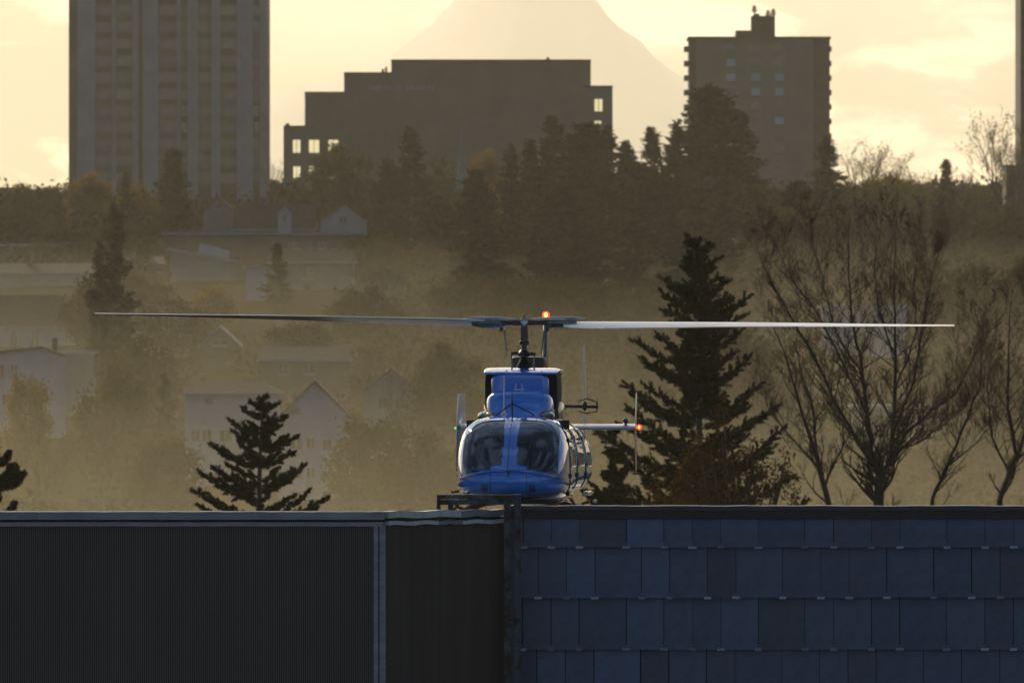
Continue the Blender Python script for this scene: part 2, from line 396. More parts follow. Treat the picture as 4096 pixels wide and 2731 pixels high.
# slates, row by row, with their hooks
ZX = lambda z: 1119.7 + z * 0.5239
rows = [
 (1190, 1256.5, [-47, 36, 158, 280, 403, 608, 774, 898, 1022, 1187, 1390, 1518, 1683, 1808, 2014, 2181, 2307, 2430, 2596, 2720]),
 (1256.5, 1372, [-20, 100, 222, 347, 471, 676, 798, 965, 1089, 1294, 1461, 1585, 1750, 1956, 2122, 2248, 2372, 2577, 2700]),
 (1372, 1490.5, [-10, 154, 278, 402, 608, 774, 900, 1023, 1187, 1392, 1517, 1683, 1807, 2012, 2180, 2305, 2429, 2594, 2718]),
 (1490.5, 1607, [-28, 93, 217, 341, 466, 671, 795, 960, 1085, 1290, 1455, 1580, 1704, 1911, 2078, 2246, 2370, 2575, 2699]),
 (1607, 1724, [-10, 154, 278, 402, 608, 774, 900, 1023, 1187, 1392, 1517, 1683, 1807, 2012, 2180, 2305, 2429, 2594, 2718]),
]
rng = random.Random(11)
hook_me = None
for ri, (yt, yb, js) in enumerate(rows):
    for i in range(len(js) - 1):
        a, b = max(xpx(ZX(js[i]), DW), x0 + 0.01), xpx(ZX(js[i+1]), DW)
        if b - a < 0.1: continue
        cx, zb, zt = (a + b) / 2, zpy(yb, DW), zpy(yt, DW) + (0.06 if ri else -0.004)
        zb += rng.uniform(-0.004, 0.004)
        w = (b - a) / 2 - rng.choice((0.003, 0.005, 0.006, 0.008))
        tilt = rng.uniform(-0.003, 0.003); yo = rng.uniform(-0.003, 0.003)
        ft, fb = -0.006, -0.052 + yo                      # front face, top and bottom (proud at the foot)
        vv = [(-w, fb + tilt, 0), (w, fb - tilt, 0), (w, fb + 0.014, 0), (-w, fb + 0.014, 0),
              (-w, ft, zt - zb), (w, ft, zt - zb), (w, ft + 0.014, zt - zb), (-w, ft + 0.014, zt - zb)]
        o = MB().add(vv, [(0,3,2,1),(4,5,6,7),(0,1,5,4),(1,2,6,5),(2,3,7,6),(3,0,4,7)]).build('slate', 'slate', pad)
        o.location = Lp((cx, DW, zb))
        # hook at the right lower corner
        if ri < 4:
            if hook_me is None:
                h = MB().box((-0.047, -0.068, -0.014), (0.047, -0.058, 0.012)).box((-0.046, -0.0685, -0.020), (0.046, -0.02, -0.0145))
                ho = h.build('slate_hook', 'clip', pad); hook_me = ho.data
            else: ho = link('slate_hook', hook_me, None, pad)
            ho.location = Lp((b, DW, zb + 0.004)); ho.rotation_euler = (0, rng.uniform(-0.03, 0.03), 0); ho.scale = (rng.uniform(0.8, 1.1), 1, 1)

# ------------------------------------------------------------------ foreground: corrugated building (left)
DL = 144.0
cor = empty('corrugated_building', (-4.0, DL, 0), 'grey corrugated steel building on the left with pale roof flashing', 'building')
LX0, LX1 = xpx(-330, DL), xpx(868, DL)
AX, AY = xpx(886, DL), DL                       # start of the angled return
BX, BY = xpx(1160, 145.85), 145.85
def pts_local(pts, root): return [local(p, root) for p in pts]
def rib_sheet(p0, p1, pitch, amp, zb, zt, outn, flat=0.5):
    p0, p1 = Vector(p0), Vector(p1); Ln = (p1 - p0).length; t = (p1 - p0).normalized(); n = Vector(outn).normalized()
    line = []; s = 0.0; n_r = int(Ln / pitch)
    for i in range(n_r):
        b = i * pitch
        line += [(b, 0), (b + pitch*0.44, 0), (b + pitch*0.5, amp), (b + pitch*0.94, amp)]
    line.append((n_r * pitch, 0))
    v, f = [], []
    for a, h in line:
        q = p0 + t * a + n * h
        v += [(q.x, q.y, zb), (q.x, q.y, zt)]
    for i in range(len(line) - 1): f.append((2*i, 2*i+2, 2*i+3, 2*i+1))
    return v, f
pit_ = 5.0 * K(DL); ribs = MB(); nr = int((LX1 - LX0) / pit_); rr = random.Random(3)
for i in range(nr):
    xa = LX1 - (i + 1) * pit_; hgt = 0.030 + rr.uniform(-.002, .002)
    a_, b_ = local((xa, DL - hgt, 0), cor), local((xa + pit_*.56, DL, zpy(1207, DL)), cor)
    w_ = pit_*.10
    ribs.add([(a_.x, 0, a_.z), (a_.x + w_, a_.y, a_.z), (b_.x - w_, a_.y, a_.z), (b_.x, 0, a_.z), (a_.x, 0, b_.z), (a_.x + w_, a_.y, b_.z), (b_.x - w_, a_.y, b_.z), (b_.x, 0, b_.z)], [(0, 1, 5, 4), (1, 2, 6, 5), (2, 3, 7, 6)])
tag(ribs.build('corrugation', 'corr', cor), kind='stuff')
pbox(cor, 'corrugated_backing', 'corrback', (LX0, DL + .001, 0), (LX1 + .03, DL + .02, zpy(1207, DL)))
dirA = Vector((BX - AX, BY - AY, 0)).normalized(); nA = Vector((dirA.y, -dirA.x, 0))
v, f = rib_sheet((AX, AY, 0), (BX, BY, 0), 0.018, 0.006, 0.0, zpy(1200, DL) + 0.02, nA)
MB().add([local(p, cor) for p in v], f).build('ribbed_return_sheet', 'corrbrown', cor)
pbox(cor, 'corner_trim', 'metalcap', (LX1 + 0.02, DL - 0.05, 0), (AX, DL + 0.02, zpy(1207, DL)), 0.004)
pbox(cor, 'corner_joint', 'metalcap', (LX1 - 0.055, DL - 0.046, 0), (LX1 + 0.006, DL + 0.02, zpy(1208, DL)), 0.003)
sc = MB()
for i in range(9): sc.sphere(local((LX1 + 0.055, DL - 0.051, zpy(1222 + i * 62, DL)), cor), 0.006, 8, 4)
tag(sc.build('trim_screws', 'blackmetal', cor), kind='stuff')
# flashings: top cap, dark strip painted as the gap's shadow, lower trim, in lengths with visible joints
def strip(name, m, xa, xb, pya, pyb, out, dep=0.1, sag=0.0):
    n = 14; ring = []; r_ = random.Random(int(xa * 1000) % 997)
    for i in range(n + 1):
        x = xa + (xb - xa) * i / n; dz = r_.uniform(-1, 1) * 0.0035 + sag * math.sin(math.pi * i / n)
        zt, zb = zpy(pya, DL) + dz, zpy(pyb, DL) + dz * 0.6
        ring.append([local((x, DL - out, zb), cor), local((x, DL + dep, zb), cor), local((x, DL + dep, zt), cor), local((x, DL - out, zt), cor)])
    return MB().loft(ring).build(name, m, cor)
for a, b in ((-330, -60), (-59.5, 84), (84.6, 355), (355.5, 640), (640.5, 884)):
    strip('top_flashing', 'metalcap', xpx(a, DL), xpx(b, DL), 1174.5, 1192.5, 0.085)
for a, b in ((-330, 210), (210.5, 520), (520.5, 880)):
    strip('lower_flashing', 'metalcap', xpx(a, DL), xpx(b, DL), 1198.5, 1208, 0.07)
strip('eave_shade_strip', 'gap', xpx(-330, DL), xpx(884, DL), 1192.5, 1198.5, 0.012, 0.09)
def astrip(name, m, t0, t1, pya, pyb, out):
    ring = []
    for i in range(9):
        t = t0 + (t1 - t0) * i / 8; q = Vector((AX, AY, 0)) + Vector((BX - AX, BY - AY, 0)) * t
        dz = 0.008 * math.sin(i * 1.3 + t0 * 7)
        d = 144.0; zt, zb = zpy(pya, d) + dz, zpy(pyb, d) + dz
        a, b = q + nA * out, q - nA * 0.08
        ring.append([local((a.x, a.y, zb), cor), local((b.x, b.y, zb), cor), local((b.x, b.y, zt), cor), local((a.x, a.y, zt), cor)])
    return MB().loft(ring).build(name, m, cor)
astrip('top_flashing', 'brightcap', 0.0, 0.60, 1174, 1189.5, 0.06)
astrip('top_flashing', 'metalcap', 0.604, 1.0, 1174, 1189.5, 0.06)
astrip('eave_shade_strip', 'gap', 0.0, 1.0, 1189.5, 1197, 0.012)
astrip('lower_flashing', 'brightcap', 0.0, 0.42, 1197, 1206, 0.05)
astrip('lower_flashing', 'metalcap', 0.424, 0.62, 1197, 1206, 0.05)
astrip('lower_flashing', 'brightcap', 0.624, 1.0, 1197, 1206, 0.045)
mb = MB(); 
pr = [(LX0, DL + 0.12), (AX - 0.1, DL + 0.12), (BX - 0.1, BY + 0.12), (BX - 0.1, DL + 3.5), (LX0, DL + 3.5)]
zt = zpy(1178, DL) - 0.02
mb.add([local((x, y, 0), cor) for x, y in pr] + [local((x, y, zt), cor) for x, y in pr], [(4, 3, 2, 1, 0), (5, 6, 7, 8, 9)] + [(i, (i+1) % 5, (i+1) % 5 + 5, i + 5) for i in range(5)])
mb.build('wall_core', 'core', cor)

# ------------------------------------------------------------------ rusty guard frame with twin posts
DF = 145.55
gf = empty('guard_frame', (xpx(1177, DF), DF, 0), 'rusty blue steel guard frame with two tall posts on the roof corner', 'guard frame')
def fb(name, xa, xb, ya, yb, dy=0.06, off=0.0):
    return pbox(gf, name, 'rust', (xpx(xa, DF), DF + off, zpy(yb, DF)), (xpx(xb, DF), DF + off + dy, zpy(ya, DF)), 0.004)
fb('post', 1157, 1172.5, 1137, 2900, 0.08)
fb('post_flange', 1170.5, 1173, 1137.5, 2900, 0.02, -0.021)
fb('post', 1180.5, 1196, 1134.5, 2900, 0.08, 0.05)
fb('post_flange', 1193.5, 1196.5, 1135, 2900, 0.02, 0.028)
fb('top_rail', 1003.5, 1193, 1135.5, 1146, 0.07, 0.012)
fb('rail_web', 1004, 1180, 1147, 1158.5, 0.012, 0.05)
fb('corner_post', 1003, 1012, 1137, 1182, 0.06, 0.02)
fb('stub_post', 1029, 1041, 1157, 1182, 0.05, 0.1)
for i, yy in enumerate((1216, 1264, 1312, 1372, 1420, 1478, 1540)):
    fb('bracket', 1172.5, 1181, yy, yy + 5, 0.03, 0.06)
    fb('bolt_plate', 1183.5, 1192, yy + 10, yy + 24, 0.006, 0.0445)

# ------------------------------------------------------------------ helicopter
HP = P(1167, 1165, 150.0); YAW = R(3.3); SY, CY = math.sin(YAW), math.cos(YAW)
hel = empty('helicopter', HP, 'blue light helicopter standing on the rooftop pad, nose towards the viewer', 'helicopter', rz=-YAW)
def H(px, py, y):                                  # local point seen at that pixel, y metres behind the nose
    d = 150.0 + y * CY
    for _ in range(3):
        wx = (px - 1176) * K(d) - HP.x; lx = (wx - y * SY) / CY; d = 150.0 - lx * SY + y * CY
    return Vector((lx, y, ZC - (py - 784) * K(d) - HP.z))
def sgnp(a, e): return math.copysign(abs(a) ** e, a)
SEC = [  # y, half width, top, bottom, level of the widest point, n upper, n lower
 (0.00, .03, .375, .30, .335, 2.0, 2.0), (.03, .24, .43, .235, .335, 2.2, 2.3), (.08, .38, .485, .19, .335, 2.5, 2.6), (.18, .50, .56, .155, .34, 2.9, 3.0), (.32, .595, .665, .13, .35, 3.2, 3.3),
 (.5, .66, .80, .115, .36, 3.5, 3.5), (.72, .70, .945, .10, .37, 3.7, 3.6), (.95, .718, 1.065, .095, .38, 3.8, 3.7), (1.2, .728, 1.14, .09, .38, 3.8, 3.7),
 (1.45, .735, 1.18, .085, .38, 3.7, 3.6), (2.0, .75, 1.20, .08, .40, 3.4, 3.2), (3.0, .80, 1.20, .08, .42, 3.0, 2.8), (4.0, .845, 1.18, .08, .45, 2.8, 2.8), (4.7, .86, 1.14, .10, .48, 2.6, 2.6),
 (5.3, .74, 1.12, .22, .55, 2.4, 2.4), (6.0, .50, 1.11, .45, .70, 2.2, 2.2), (6.6, .30, 1.09, .64, .85, 2.1, 2.1), (7.3, .20, 1.06, .72, .89, 2, 2), (9.9, .11, 1.14, .94, 1.04, 2, 2)]
SA = np.array(SEC)
def catmull(xs, ys, x):
    i = int(np.clip(np.searchsorted(xs, x) - 1, 0, len(xs) - 2))
    def slope(j):
        if j <= 0: return (ys[1]-ys[0])/(xs[1]-xs[0])
        if j >= len(xs)-1: return (ys[-1]-ys[-2])/(xs[-1]-xs[-2])
        a, b = (ys[j]-ys[j-1])/(xs[j]-xs[j-1]), (ys[j+1]-ys[j])/(xs[j+1]-xs[j])
        return 0 if a * b <= 0 else 2*a*b/(a+b)
    h = xs[i+1]-xs[i]; t = (x-xs[i])/h; m0, m1 = slope(i), slope(i+1)
    return (2*t**3-3*t*t+1)*ys[i] + (t**3-2*t*t+t)*h*m0 + (-2*t**3+3*t*t)*ys[i+1] + (t**3-t*t)*h*m1
def section(y): return [catmull(SA[:, 0], SA[:, c], y) for c in range(1, 7)]
def hull_point(y, th, s=1.0):
    hw, zt, zb, zm, nu, nl = section(y)
    c, sn = math.cos(th), math.sin(th)
    n = nu if sn >= 0 else nl
    return Vector((s * hw * sgnp(c, 2/n), y, zm + s * ((zt-zm) if sn >= 0 else (zm-zb)) * sgnp(sn, 2/n)))
arc = lambda x: .465 - .25 * x * x
def is_wind(x, y, z, g=0.0):
    ax = abs(x)
    if y > 1.40 or z < arc(x) + .042 - g: return False
    post = .092 + .012 * (1.13 - z)
    if z < arc(x) + .085: post = .24
    if ax < post - g: return False
    return (ax / (.630 + g)) ** 9 + max(0, (z - .42) / (.71 + g)) ** 8 < 1
WINS = [(1.50, 2.35, .52, .98), (2.60, 3.45, .52, .99), (3.72, 4.50, .50, .98)]
def is_side(x, y, z, g=0.0):
    if abs(x) < .45: return False
    for a, b, lo, hi in WINS:
        u = abs((y - (a+b)/2) / ((b-a)/2 + g)); w = abs((z - (lo+hi)/2) / ((hi-lo)/2 + g))
        if u ** 6 + w ** 6 < 1: return True
    return False
HY = list(np.linspace(0, .1, 16)) + list(np.linspace(.108, 1.35, 150)) + list(np.linspace(1.37, 4.8, 170)) + list(np.linspace(4.88, 9.9, 50))
NT = 260
ths = [2 * math.pi * k / NT for k in range(NT)]
def build_hull():
    V = []
    for y in HY:
        hw, zt, zb, zm, nu, nl = section(y)
        for th in ths:
            c, sn = math.cos(th), math.sin(th); n = nu if sn >= 0 else nl
            V.append((hw * sgnp(c, 2/n), y, zm + ((zt-zm) if sn >= 0 else (zm-zb)) * sgnp(sn, 2/n)))
    V = np.array(V).reshape(len(HY), NT, 3)
    groups = {'hull': [], 'wl': [], 'wr': [], 'side': {}}
    for i in range(len(HY) - 1):
        for k in range(NT):
            k2 = (k + 1) % NT
            c = (V[i, k] + V[i+1, k2]) / 2
            fc = (i*NT+k, i*NT+k2, (i+1)*NT+k2, (i+1)*NT+k)
            if is_wind(*c): groups['wl' if c[0] < 0 else 'wr'].append(fc)
            elif 1.4 < c[1] < 4.6 and is_side(*c):
                w = (c[0] > 0, [a < c[1] < b for a, b, _, _ in WINS].index(True)); groups['side'].setdefault(w, []).append(fc)
            else: groups['hull'].append(fc)
    flat = V.reshape(-1, 3)
    def sub(name, fs, m, cap=False):
        fs = [f[::-1] for f in fs]
        ids = sorted({i for f in fs for i in f}); mp = {a: b for b, a in enumerate(ids)}
        mb = MB(); mb.v = [tuple(flat[i]) for i in ids]; mb.f = [tuple(mp[i] for i in f) for f in fs]
        if cap: mb.f.append(tuple(mp[(len(HY)-1)*NT + k] for k in range(NT))); mb.f.append(tuple(mp[k] for k in range(NT)))
        return mb.build(name, m, hel, True, sharp=180)
    hull = sub('fuselage', groups['hull'], 'paint', True)
    a = sub('windshield', groups['wl'], 'wshield'); b = sub('windshield', groups['wr'], 'wshield')
    for w, fs in groups['side'].items(): sub('side_window', fs, 'sideglass')
    # lining just inside, open where the windows are
    mb = MB(); ly = list(np.linspace(.12, 1.4, 70)) + list(np.linspace(1.43, 4.4, 100)); nt = 130
    for y in ly:
        for k in range(nt): mb.v.append(tuple(hull_point(y, 2*math.pi*k/nt, .965)))
    for i in range(len(ly) - 1):
        for k in range(nt):
            q = Vector(mb.v[i*nt+k])
            if is_wind(q.x, q.y, q.z, .035) or (q.y > 1.4 and is_side(q.x, q.y, q.z, .04)): continue
            mb.f.append((i*nt+k, (i+1)*nt+k, (i+1)*nt+(k+1) % nt, i*nt+(k+1) % nt))
    mb.build('cabin_lining', 'lining', hel, True, sharp=180)
    return hull
hull = build_hull()
def on_hull(x, z, lo=0.0, hi=1.6):                 # depth of the front surface at x,z
    for _ in range(40):
        m = (lo + hi) / 2; hw, zt, zb, zm, nu, nl = section(m)
        up = z >= zm; n = nu if up else nl; hh = (zt - zm) if up else (zm - zb)
        inside = (abs(x) / max(hw, 1e-4)) ** n + (abs(z - zm) / max(hh, 1e-4)) ** n < 1
        if inside: hi = m
        else: lo = m
    return Vector((x, hi, z))
def surf_strip(name, line, w, m, lift=.004, parent=hull, thick=.006):  # thin band following the front surface
    mb = MB(); pts = [on_hull(x, z) for x, z in line]
    for i, p in enumerate(pts):
        t = (pts[min(i+1, len(pts)-1)] - pts[max(i-1, 0)]).normalized()
        e = .004; px_ = on_hull(p.x + e, p.z) - on_hull(p.x - e, p.z); pz_ = on_hull(p.x, p.z + e) - on_hull(p.x, p.z - e)
        n = px_.cross(pz_).normalized()
        if n.y > 0: n = -n
        s = n.cross(t).normalized()
        mb.v += [tuple(p + s*w - n*.004), tuple(p + s*w + n*lift), tuple(p - s*w + n*lift), tuple(p - s*w - n*.004)]
    for i in range(len(pts) - 1):
        for k in range(4): mb.f.append((i*4+k, i*4+(k+1) % 4, i*4+4+(k+1) % 4, i*4+4+k))
    return mb.build(name, m, parent)
# rivets on the frames
rv = MB()
def rivet(x, z, r=.0062):
    p = on_hull(x, z); rv.sphere((p.x, p.y - .001, p.z), r, 6, 3)
for i in range(24):
    z = .56 + i * .024
    for s in (-1, 1): rivet(s * (.082 + .012*(1.13-z)), z); rivet(s * .034, z, .004)
for i in range(56):
    x = -.66 + 1.32 * i / 55
    rivet(x, arc(x) + .026); 
    if abs(x) < .6: rivet(x, arc(x) - .022, .0045)
for i in range(44):
    a = math.pi * (0.06 + 0.88 * i / 43)
    y = 1.33; p = hull_point(y, a); rv.sphere(tuple(p), .0065, 6, 3)
tag(rv.build('rivets', 'navy', hull), kind='stuff')
surf_strip('nose_seam', [(x, arc(x)) for x in np.linspace(-.70, .70, 60)], .006, 'black', .005)
for s in (-1, 1):
    surf_strip('nose_panel_joint', [(s*.235, z) for z in np.linspace(.16, .44, 20)], .0035, 'black', .002)
    vb = MB()
    for j in range(6):
        z = .205 + j * .017
        a, b = s*.31 - .042, s*.31 + .042
        q = [on_hull(a + (b-a)*t, z) for t in (0, .5, 1)]
        vb.tube([p + Vector((0, -.002, 0)) for p in q], .0052, 6)
    tag(vb.build('nose_vent', 'black', hull), kind='stuff')
surf_strip('post_ridge', [(.004 + .0 * z, z) for z in np.linspace(.475, 1.08, 30)], .012, 'paint', .014)
surf_strip('post_seam', [(-.012, z) for z in np.linspace(.475, 1.08, 30)], .003, 'black', .012)
lat = MB().tube([on_hull(0.0, .45) + Vector((0, -.004, 0)), on_hull(0.0, .405) + Vector((0, -.008, 0))], .005, 6)
lat.tube([on_hull(-.03, .452) + Vector((0, -.004, 0)), on_hull(.03, .452) + Vector((0, -.004, 0))], .006, 6); lat.build('nose_latch', 'black', hull)
# rounded bodies along y: list of (y, cx, hw, zb, zt, n)
def body(name, secs, m, n=48, parent=hel):
    rings = []
    for y, cx, hw, zb, zt, e in secs:
        zm, hh = (zb+zt)/2, (zt-zb)/2
        rings.append([(cx + hw*sgnp(math.cos(2*math.pi*k/n), 2/e), y, zm + hh*sgnp(math.sin(2*math.pi*k/n), 2/e)) for k in range(n)])
    b_ = MB().loft(rings); b_.f = [f[::-1] for f in b_.f]
    return b_.build(name, m, parent, True, sharp=50)
ztl = H(1204, 895, 2.6).z; ztm = H(1204, 861, 2.9).z; ztop = H(1204, 846, 3.2).z
body('pylon_fairing', [(2.28, 0, .30, .95, ztl-.14, 3), (2.33, 0, .37, .95, ztl-.06, 3.4), (2.42, 0, .415, .95, ztl-.02, 3.8), (2.6, 0, .44, .95, ztl, 4), (3.2, 0, .45, .95, ztl+.01, 4), (4.6, 0, .44, .95, ztl, 3.6), (5.4, 0, .36, .95, ztl-.1, 3), (6.1, 0, .22, .95, ztl-.28, 2.5)], 'paint')
body('intake_fairing', [(2.62, 0, .33, ztl-.25, ztm, 8), (2.66, 0, .37, ztl-.25, ztm+.005, 7), (2.78, 0, .388, ztl-.25, ztm+.01, 7), (3.1, 0, .39, ztl-.25, ztm+.01, 7), (3.3, 0, .36, ztl-.25, ztm, 7)], 'paint')
body('intake_shroud', [(3.0, .0, .478, ztl-.24, ztop-.05, 6), (3.04, .0, .488, ztl-.28, ztop-.045, 5.5), (4.2, 0, .475, ztl-.25, ztop-.06, 5), (5.0, 0, .38, ztl-.25, ztop-.14, 4)], 'black')
body('cowling_lid', [(2.68, 0, .42, ztop-.075, ztop-.058, 4), (2.70, 0, .462, ztop-.082, ztop-.050, 5), (2.76, 0, .482, ztop-.086, ztop-.036, 5), (2.95, 0, .492, ztop-.086, ztop, 5), (3.2, 0, .495, ztop-.078, ztop+.014, 5), (4.3, 0, .49, ztop-.1, ztop-.004, 5), (4.9, 0, .40, ztop-.12, ztop-.06, 4)], 'paint')
for s in (-1, 1):                                  # side cheeks of the shroud
    body('shroud_cheek', [(2.95, s*.447, .030, ztl-.24, ztop-.06, 4), (3.0, s*.45, .038, ztl-.27, ztop-.055, 4), (3.9, s*.45, .038, ztl-.25, ztop-.06, 4)], 'black')
    body('side_fairing', [(3.3, s*.46, .02, .98, 1.30, 3), (3.5, s*.47, .06, .98, 1.36, 3), (4.4, s*.46, .06, .98, 1.34, 3), (4.7, s*.44, .02, .98, 1.2, 3)], 'navy')
    body('roof_window', [(1.62, s*.40, .03, 1.12, 1.185, 2), (1.68, s*.40, .085, 1.11, 1.215, 2), (1.85, s*.40, .11, 1.10, 1.245, 2), (2.05, s*.40, .085, 1.11, 1.225, 2), (2.14, s*.40, .03, 1.12, 1.19, 2)], 'roofglass')
br = MB(); q = H(1192, 889, 2.6)
for dx in (-.042, .042): br.tube([(q.x+dx*1.15, 2.60, q.z-.03), (q.x+dx*.85, 2.60, q.z+.045)], .008, 6)
br.tube([(q.x-.062, 2.595, q.z-.032), (q.x+.062, 2.595, q.z-.032)], .008, 6); br.build('intake_bracket', 'whitep', hel)
# wire cutter, whip aerial, pitot
wc = MB(); t0, t1, t2 = H(1176, 896, 1.6), H(1176, 958, 1.45), H(1176, 926, 1.55)
wc.tube([t1 + Vector((0, .02, -.02)), t2, t0], [.011, .013, .005], 8)
wc.tube([t2, H(1139, 954, 1.75)], .009, 8); wc.tube([t2, H(1226, 952, 1.75)], .009, 8)
wc.tube([H(1160, 959, 1.42), H(1176, 956, 1.42), H(1200, 960, 1.42)], .007, 6)
wc.build('wire_cutter', 'blackmetal', hel)
wa = MB(); a0, a1 = H(1157, 953, 1.8), H(1157.5, 863, 1.95); wa.tube([a0, a0 + Vector((0, .01, .05)), a0 + Vector((0, .02, .09)), a1], [.045, .028, .010, .007], 10)
wa.build('whip_aerial', 'whitep', hel)
# side hinges and window frames on the doors
for s in (-1, 1):
    for (ya, yb, lo, hi) in WINS:
        loop = []
        for k in range(36):
            an = 2*math.pi*k/36; y = (ya+yb)/2 + ((yb-ya)/2+.012)*sgnp(math.cos(an), 2/6); z = (lo+hi)/2 + ((hi-lo)/2+.012)*sgnp(math.sin(an), 2/6)
            hw, zt, zb, zm, nu, nl = section(y); e = max(0.0, 1 - ((z-zm)/(zt-zm)) ** nu) ** (1/nu) if z > zm else 1
            loop.append(Vector((s*(hw*e + .004), y, z)))
        MB().tube(loop + [loop[0]], .008, 6, False).build('window_frame', 'chrome', hel, True)
    for y, zz in ((1.44, .86), (2.48, .88), (3.58, .87)):
        for z in (zz, .40):
            hw, zt, zb, zm, nu, nl = section(y); e = max(0.0, 1 - max(0, (z-zm)/(zt-zm)) ** nu) ** (1/nu)
            MB().box((s*(hw*e)-.02, y-.05, z-.03), (s*(hw*e)+.022, y+.05, z+.03)).build('door_hinge', 'blackmetal', hel, False, .008)
    for y in (1.42, 2.47, 3.58):
        line = [hull_point(y, (math.pi/2 - s*(math.pi/2 - a))) for a in np.linspace(-.5, .95, 24)]
        line = [Vector((p.x*1.003, p.y, p.z)) for p in line]
        MB().tube(line, .009, 6).build('door_joint', 'navy', hel, True)
    # sill step
    MB().box((s*.80-.02 if s > 0 else -.82, 3.6, .10), (s*.80+.06 if s > 0 else -.78+.02, 4.6, .16)).build('side_step', 'chrome', hel, False, .01)
# belly and landing gear
body('belly_fairing', [(.55, 0, .30, .06, .16, 3), (.7, 0, .52, .035, .17, 3.5), (1.2, 0, .64, .02, .2, 4), (3.5, 0, .66, .02, .2, 4), (4.6, 0, .4, .05, .2, 3)], 'navy')
for y in (1.45, 3.95):
    pts = [Vector((-1.0 + 2.0*i/24, y, -.31 + .36*(1 - abs(-1 + 2*i/24)**3.0))) for i in range(25)]
    MB().tube(pts, .034, 10).build('cross_tube', 'orange', hel, True)
for s in (-1, 1):
    MB().tube([(s*1.0, .35, -.17), (s*1.0, .55, -.27), (s*1.0, .85, -.325), (s*1.0, 4.9, -.325), (s*1.0, 5.0, -.30)], .048, 10).build('skid', 'navy', hel, True)
    st = MB()
    st.tube([(s*.72, 1.75, .10), (s*.95, 1.75, -.26)], .022, 8).tube([(s*.97, 1.9, .06), (s*.70, 1.9, -.05)], .02, 8)
    st.build('step_strut', 'orange', hel, True)
    bx = MB().box((s*.83-.04, 1.68, -.04), (s*.83+.04, 1.78, .03)).box((s*.93-.025, 3.9, .0), (s*.93+.025, 4.0, .05)); tag(bx.build('gear_fitting', 'chrome', hel, False, .01), kind='stuff')
MB().tube([(-.70, .95, .20), (-.76, .93, .19), (-.78, .80, .19)], .016, 8).build('pitot_tube', 'blackmetal', hel)
# cabin furniture
for s in (-1, 1):
    sb = MB(); cx = s*.36
    sb.loft([[(cx-.23, 1.35, .20), (cx+.23, 1.35, .20), (cx+.23, 1.35, .36), (cx-.23, 1.35, .36)], [(cx-.23, 1.85, .18), (cx+.23, 1.85, .18), (cx+.23, 1.85, .33), (cx-.23, 1.85, .33)]])
    seat = sb.build('seat', 'seat', hel, False, .03)
    MB().loft([[(cx-.22, 1.82, .30), (cx+.22, 1.82, .30), (cx+.22, 1.94, .30), (cx-.22, 1.94, .30)], [(cx-.21, 1.93, .70), (cx+.21, 1.93, .70), (cx+.21, 2.03, .70), (cx-.21, 2.03, .70)], [(cx-.14, 1.98, .96), (cx+.14, 1.98, .96), (cx+.14, 2.06, .96), (cx-.14, 2.06, .96)]]).build('backrest', 'seat', seat, False, .03)
MB().loft([[(-.52, .62, .46), (.20, .62, .46), (.20, .62, .50), (-.52, .62, .50)], [(-.50, .80, .44), (.22, .80, .44), (.22, .80, .66), (-.20, .80, .66)], [(-.50, 1.0, .40), (.22, 1.0, .40), (.22, 1.0, .68), (-.18, 1.0, .68)]]).build('instrument_panel', 'panel', hel, False, .02)
MB().box((-.68, 2.25, .12), (.68, 2.30, 1.12)).build('cabin_bulkhead', 'lining', hel)
# mast, swashplate, hub
MY = 3.4; mc = H(1204, 741, MY); mx0 = mc.x
zb0 = H(1204, 846, MY).z; z_h = mc.z
bt = []; nb = 7
for i in range(nb):
    r0 = .108 - .068*i/nb; z0 = (H(1204, 820, MY).z - zb0)*i/nb
    dz = (H(1204, 820, MY).z - zb0)/nb
    bt += [(r0*.86, z0), (r0*1.05, z0 + dz*.35), (r0*1.05, z0 + dz*.6), (r0*.82, z0 + dz*.97)]
MB().lathe((mx0, MY, zb0), [(.15, -.01), (.15, .012)] + bt).build('mast_boot', 'black', hel, True, sharp=60)
mast = MB().lathe((mx0, MY, 0), [(.034, zb0), (.034, H(1204, 788, MY).z), (.047, H(1204, 783, MY).z), (.047, z_h + .01)]).build('rotor_mast', 'steel', hel, True)
MB().lathe((mx0, MY, H(1204, 787, MY).z), [(.050, -.03), (.068, -.025), (.068, .0), (.056, .006), (.070, .012), (.070, .022), (.048, .03)]).build('mast_collar', 'darksteel', mast, True)
zs = H(1204, 812, MY).z
sw = MB().lathe((mx0, MY, zs), [(.05, -.045), (.085, -.03), (.095, 0), (.07, .025), (.045, .05)])
sw.tube([(mx0-.175, MY-.02, zs+.005), (mx0-.06, MY, zs+.012), (mx0+.06, MY, zs+.0), (mx0+.15, MY+.02, zs-.005)], [.022, .02, .02, .024], 8)
sw.tube([(mx0-.03, MY-.19, zs-.01), (mx0, MY, zs), (mx0+.03, MY+.2, zs)], .02, 8)
sw.build('swashplate', 'darksteel', hel, True)
MB().tube([(mx0-.17, MY-.02, zs), (mx0-.155, MY-.02, zb0)], .011, 8).build('control_rod', 'steel', hel, True)
MB().tube([(mx0+.14, MY+.03, zs), (mx0+.12, MY+.03, zb0)], .011, 8).build('control_rod', 'steel', hel, True)
for s in (-1, 1):
    MB().tube([(mx0 + s*.27, MY - s*.1, z_h - .10), (mx0 + s*.235, MY - s*.06, zs)], .010, 8).build('pitch_link', 'steel', hel, True)
ex = H(1215, 832, 4.9)
body('exhaust_stack', [(4.55, ex.x, .215, ex.z-.09, ex.z+.07, 7), (4.60, ex.x, .232, ex.z-.1, ex.z+.082, 7), (5.3, ex.x, .22, ex.z-.1, ex.z+.075, 6)], 'exhaust')
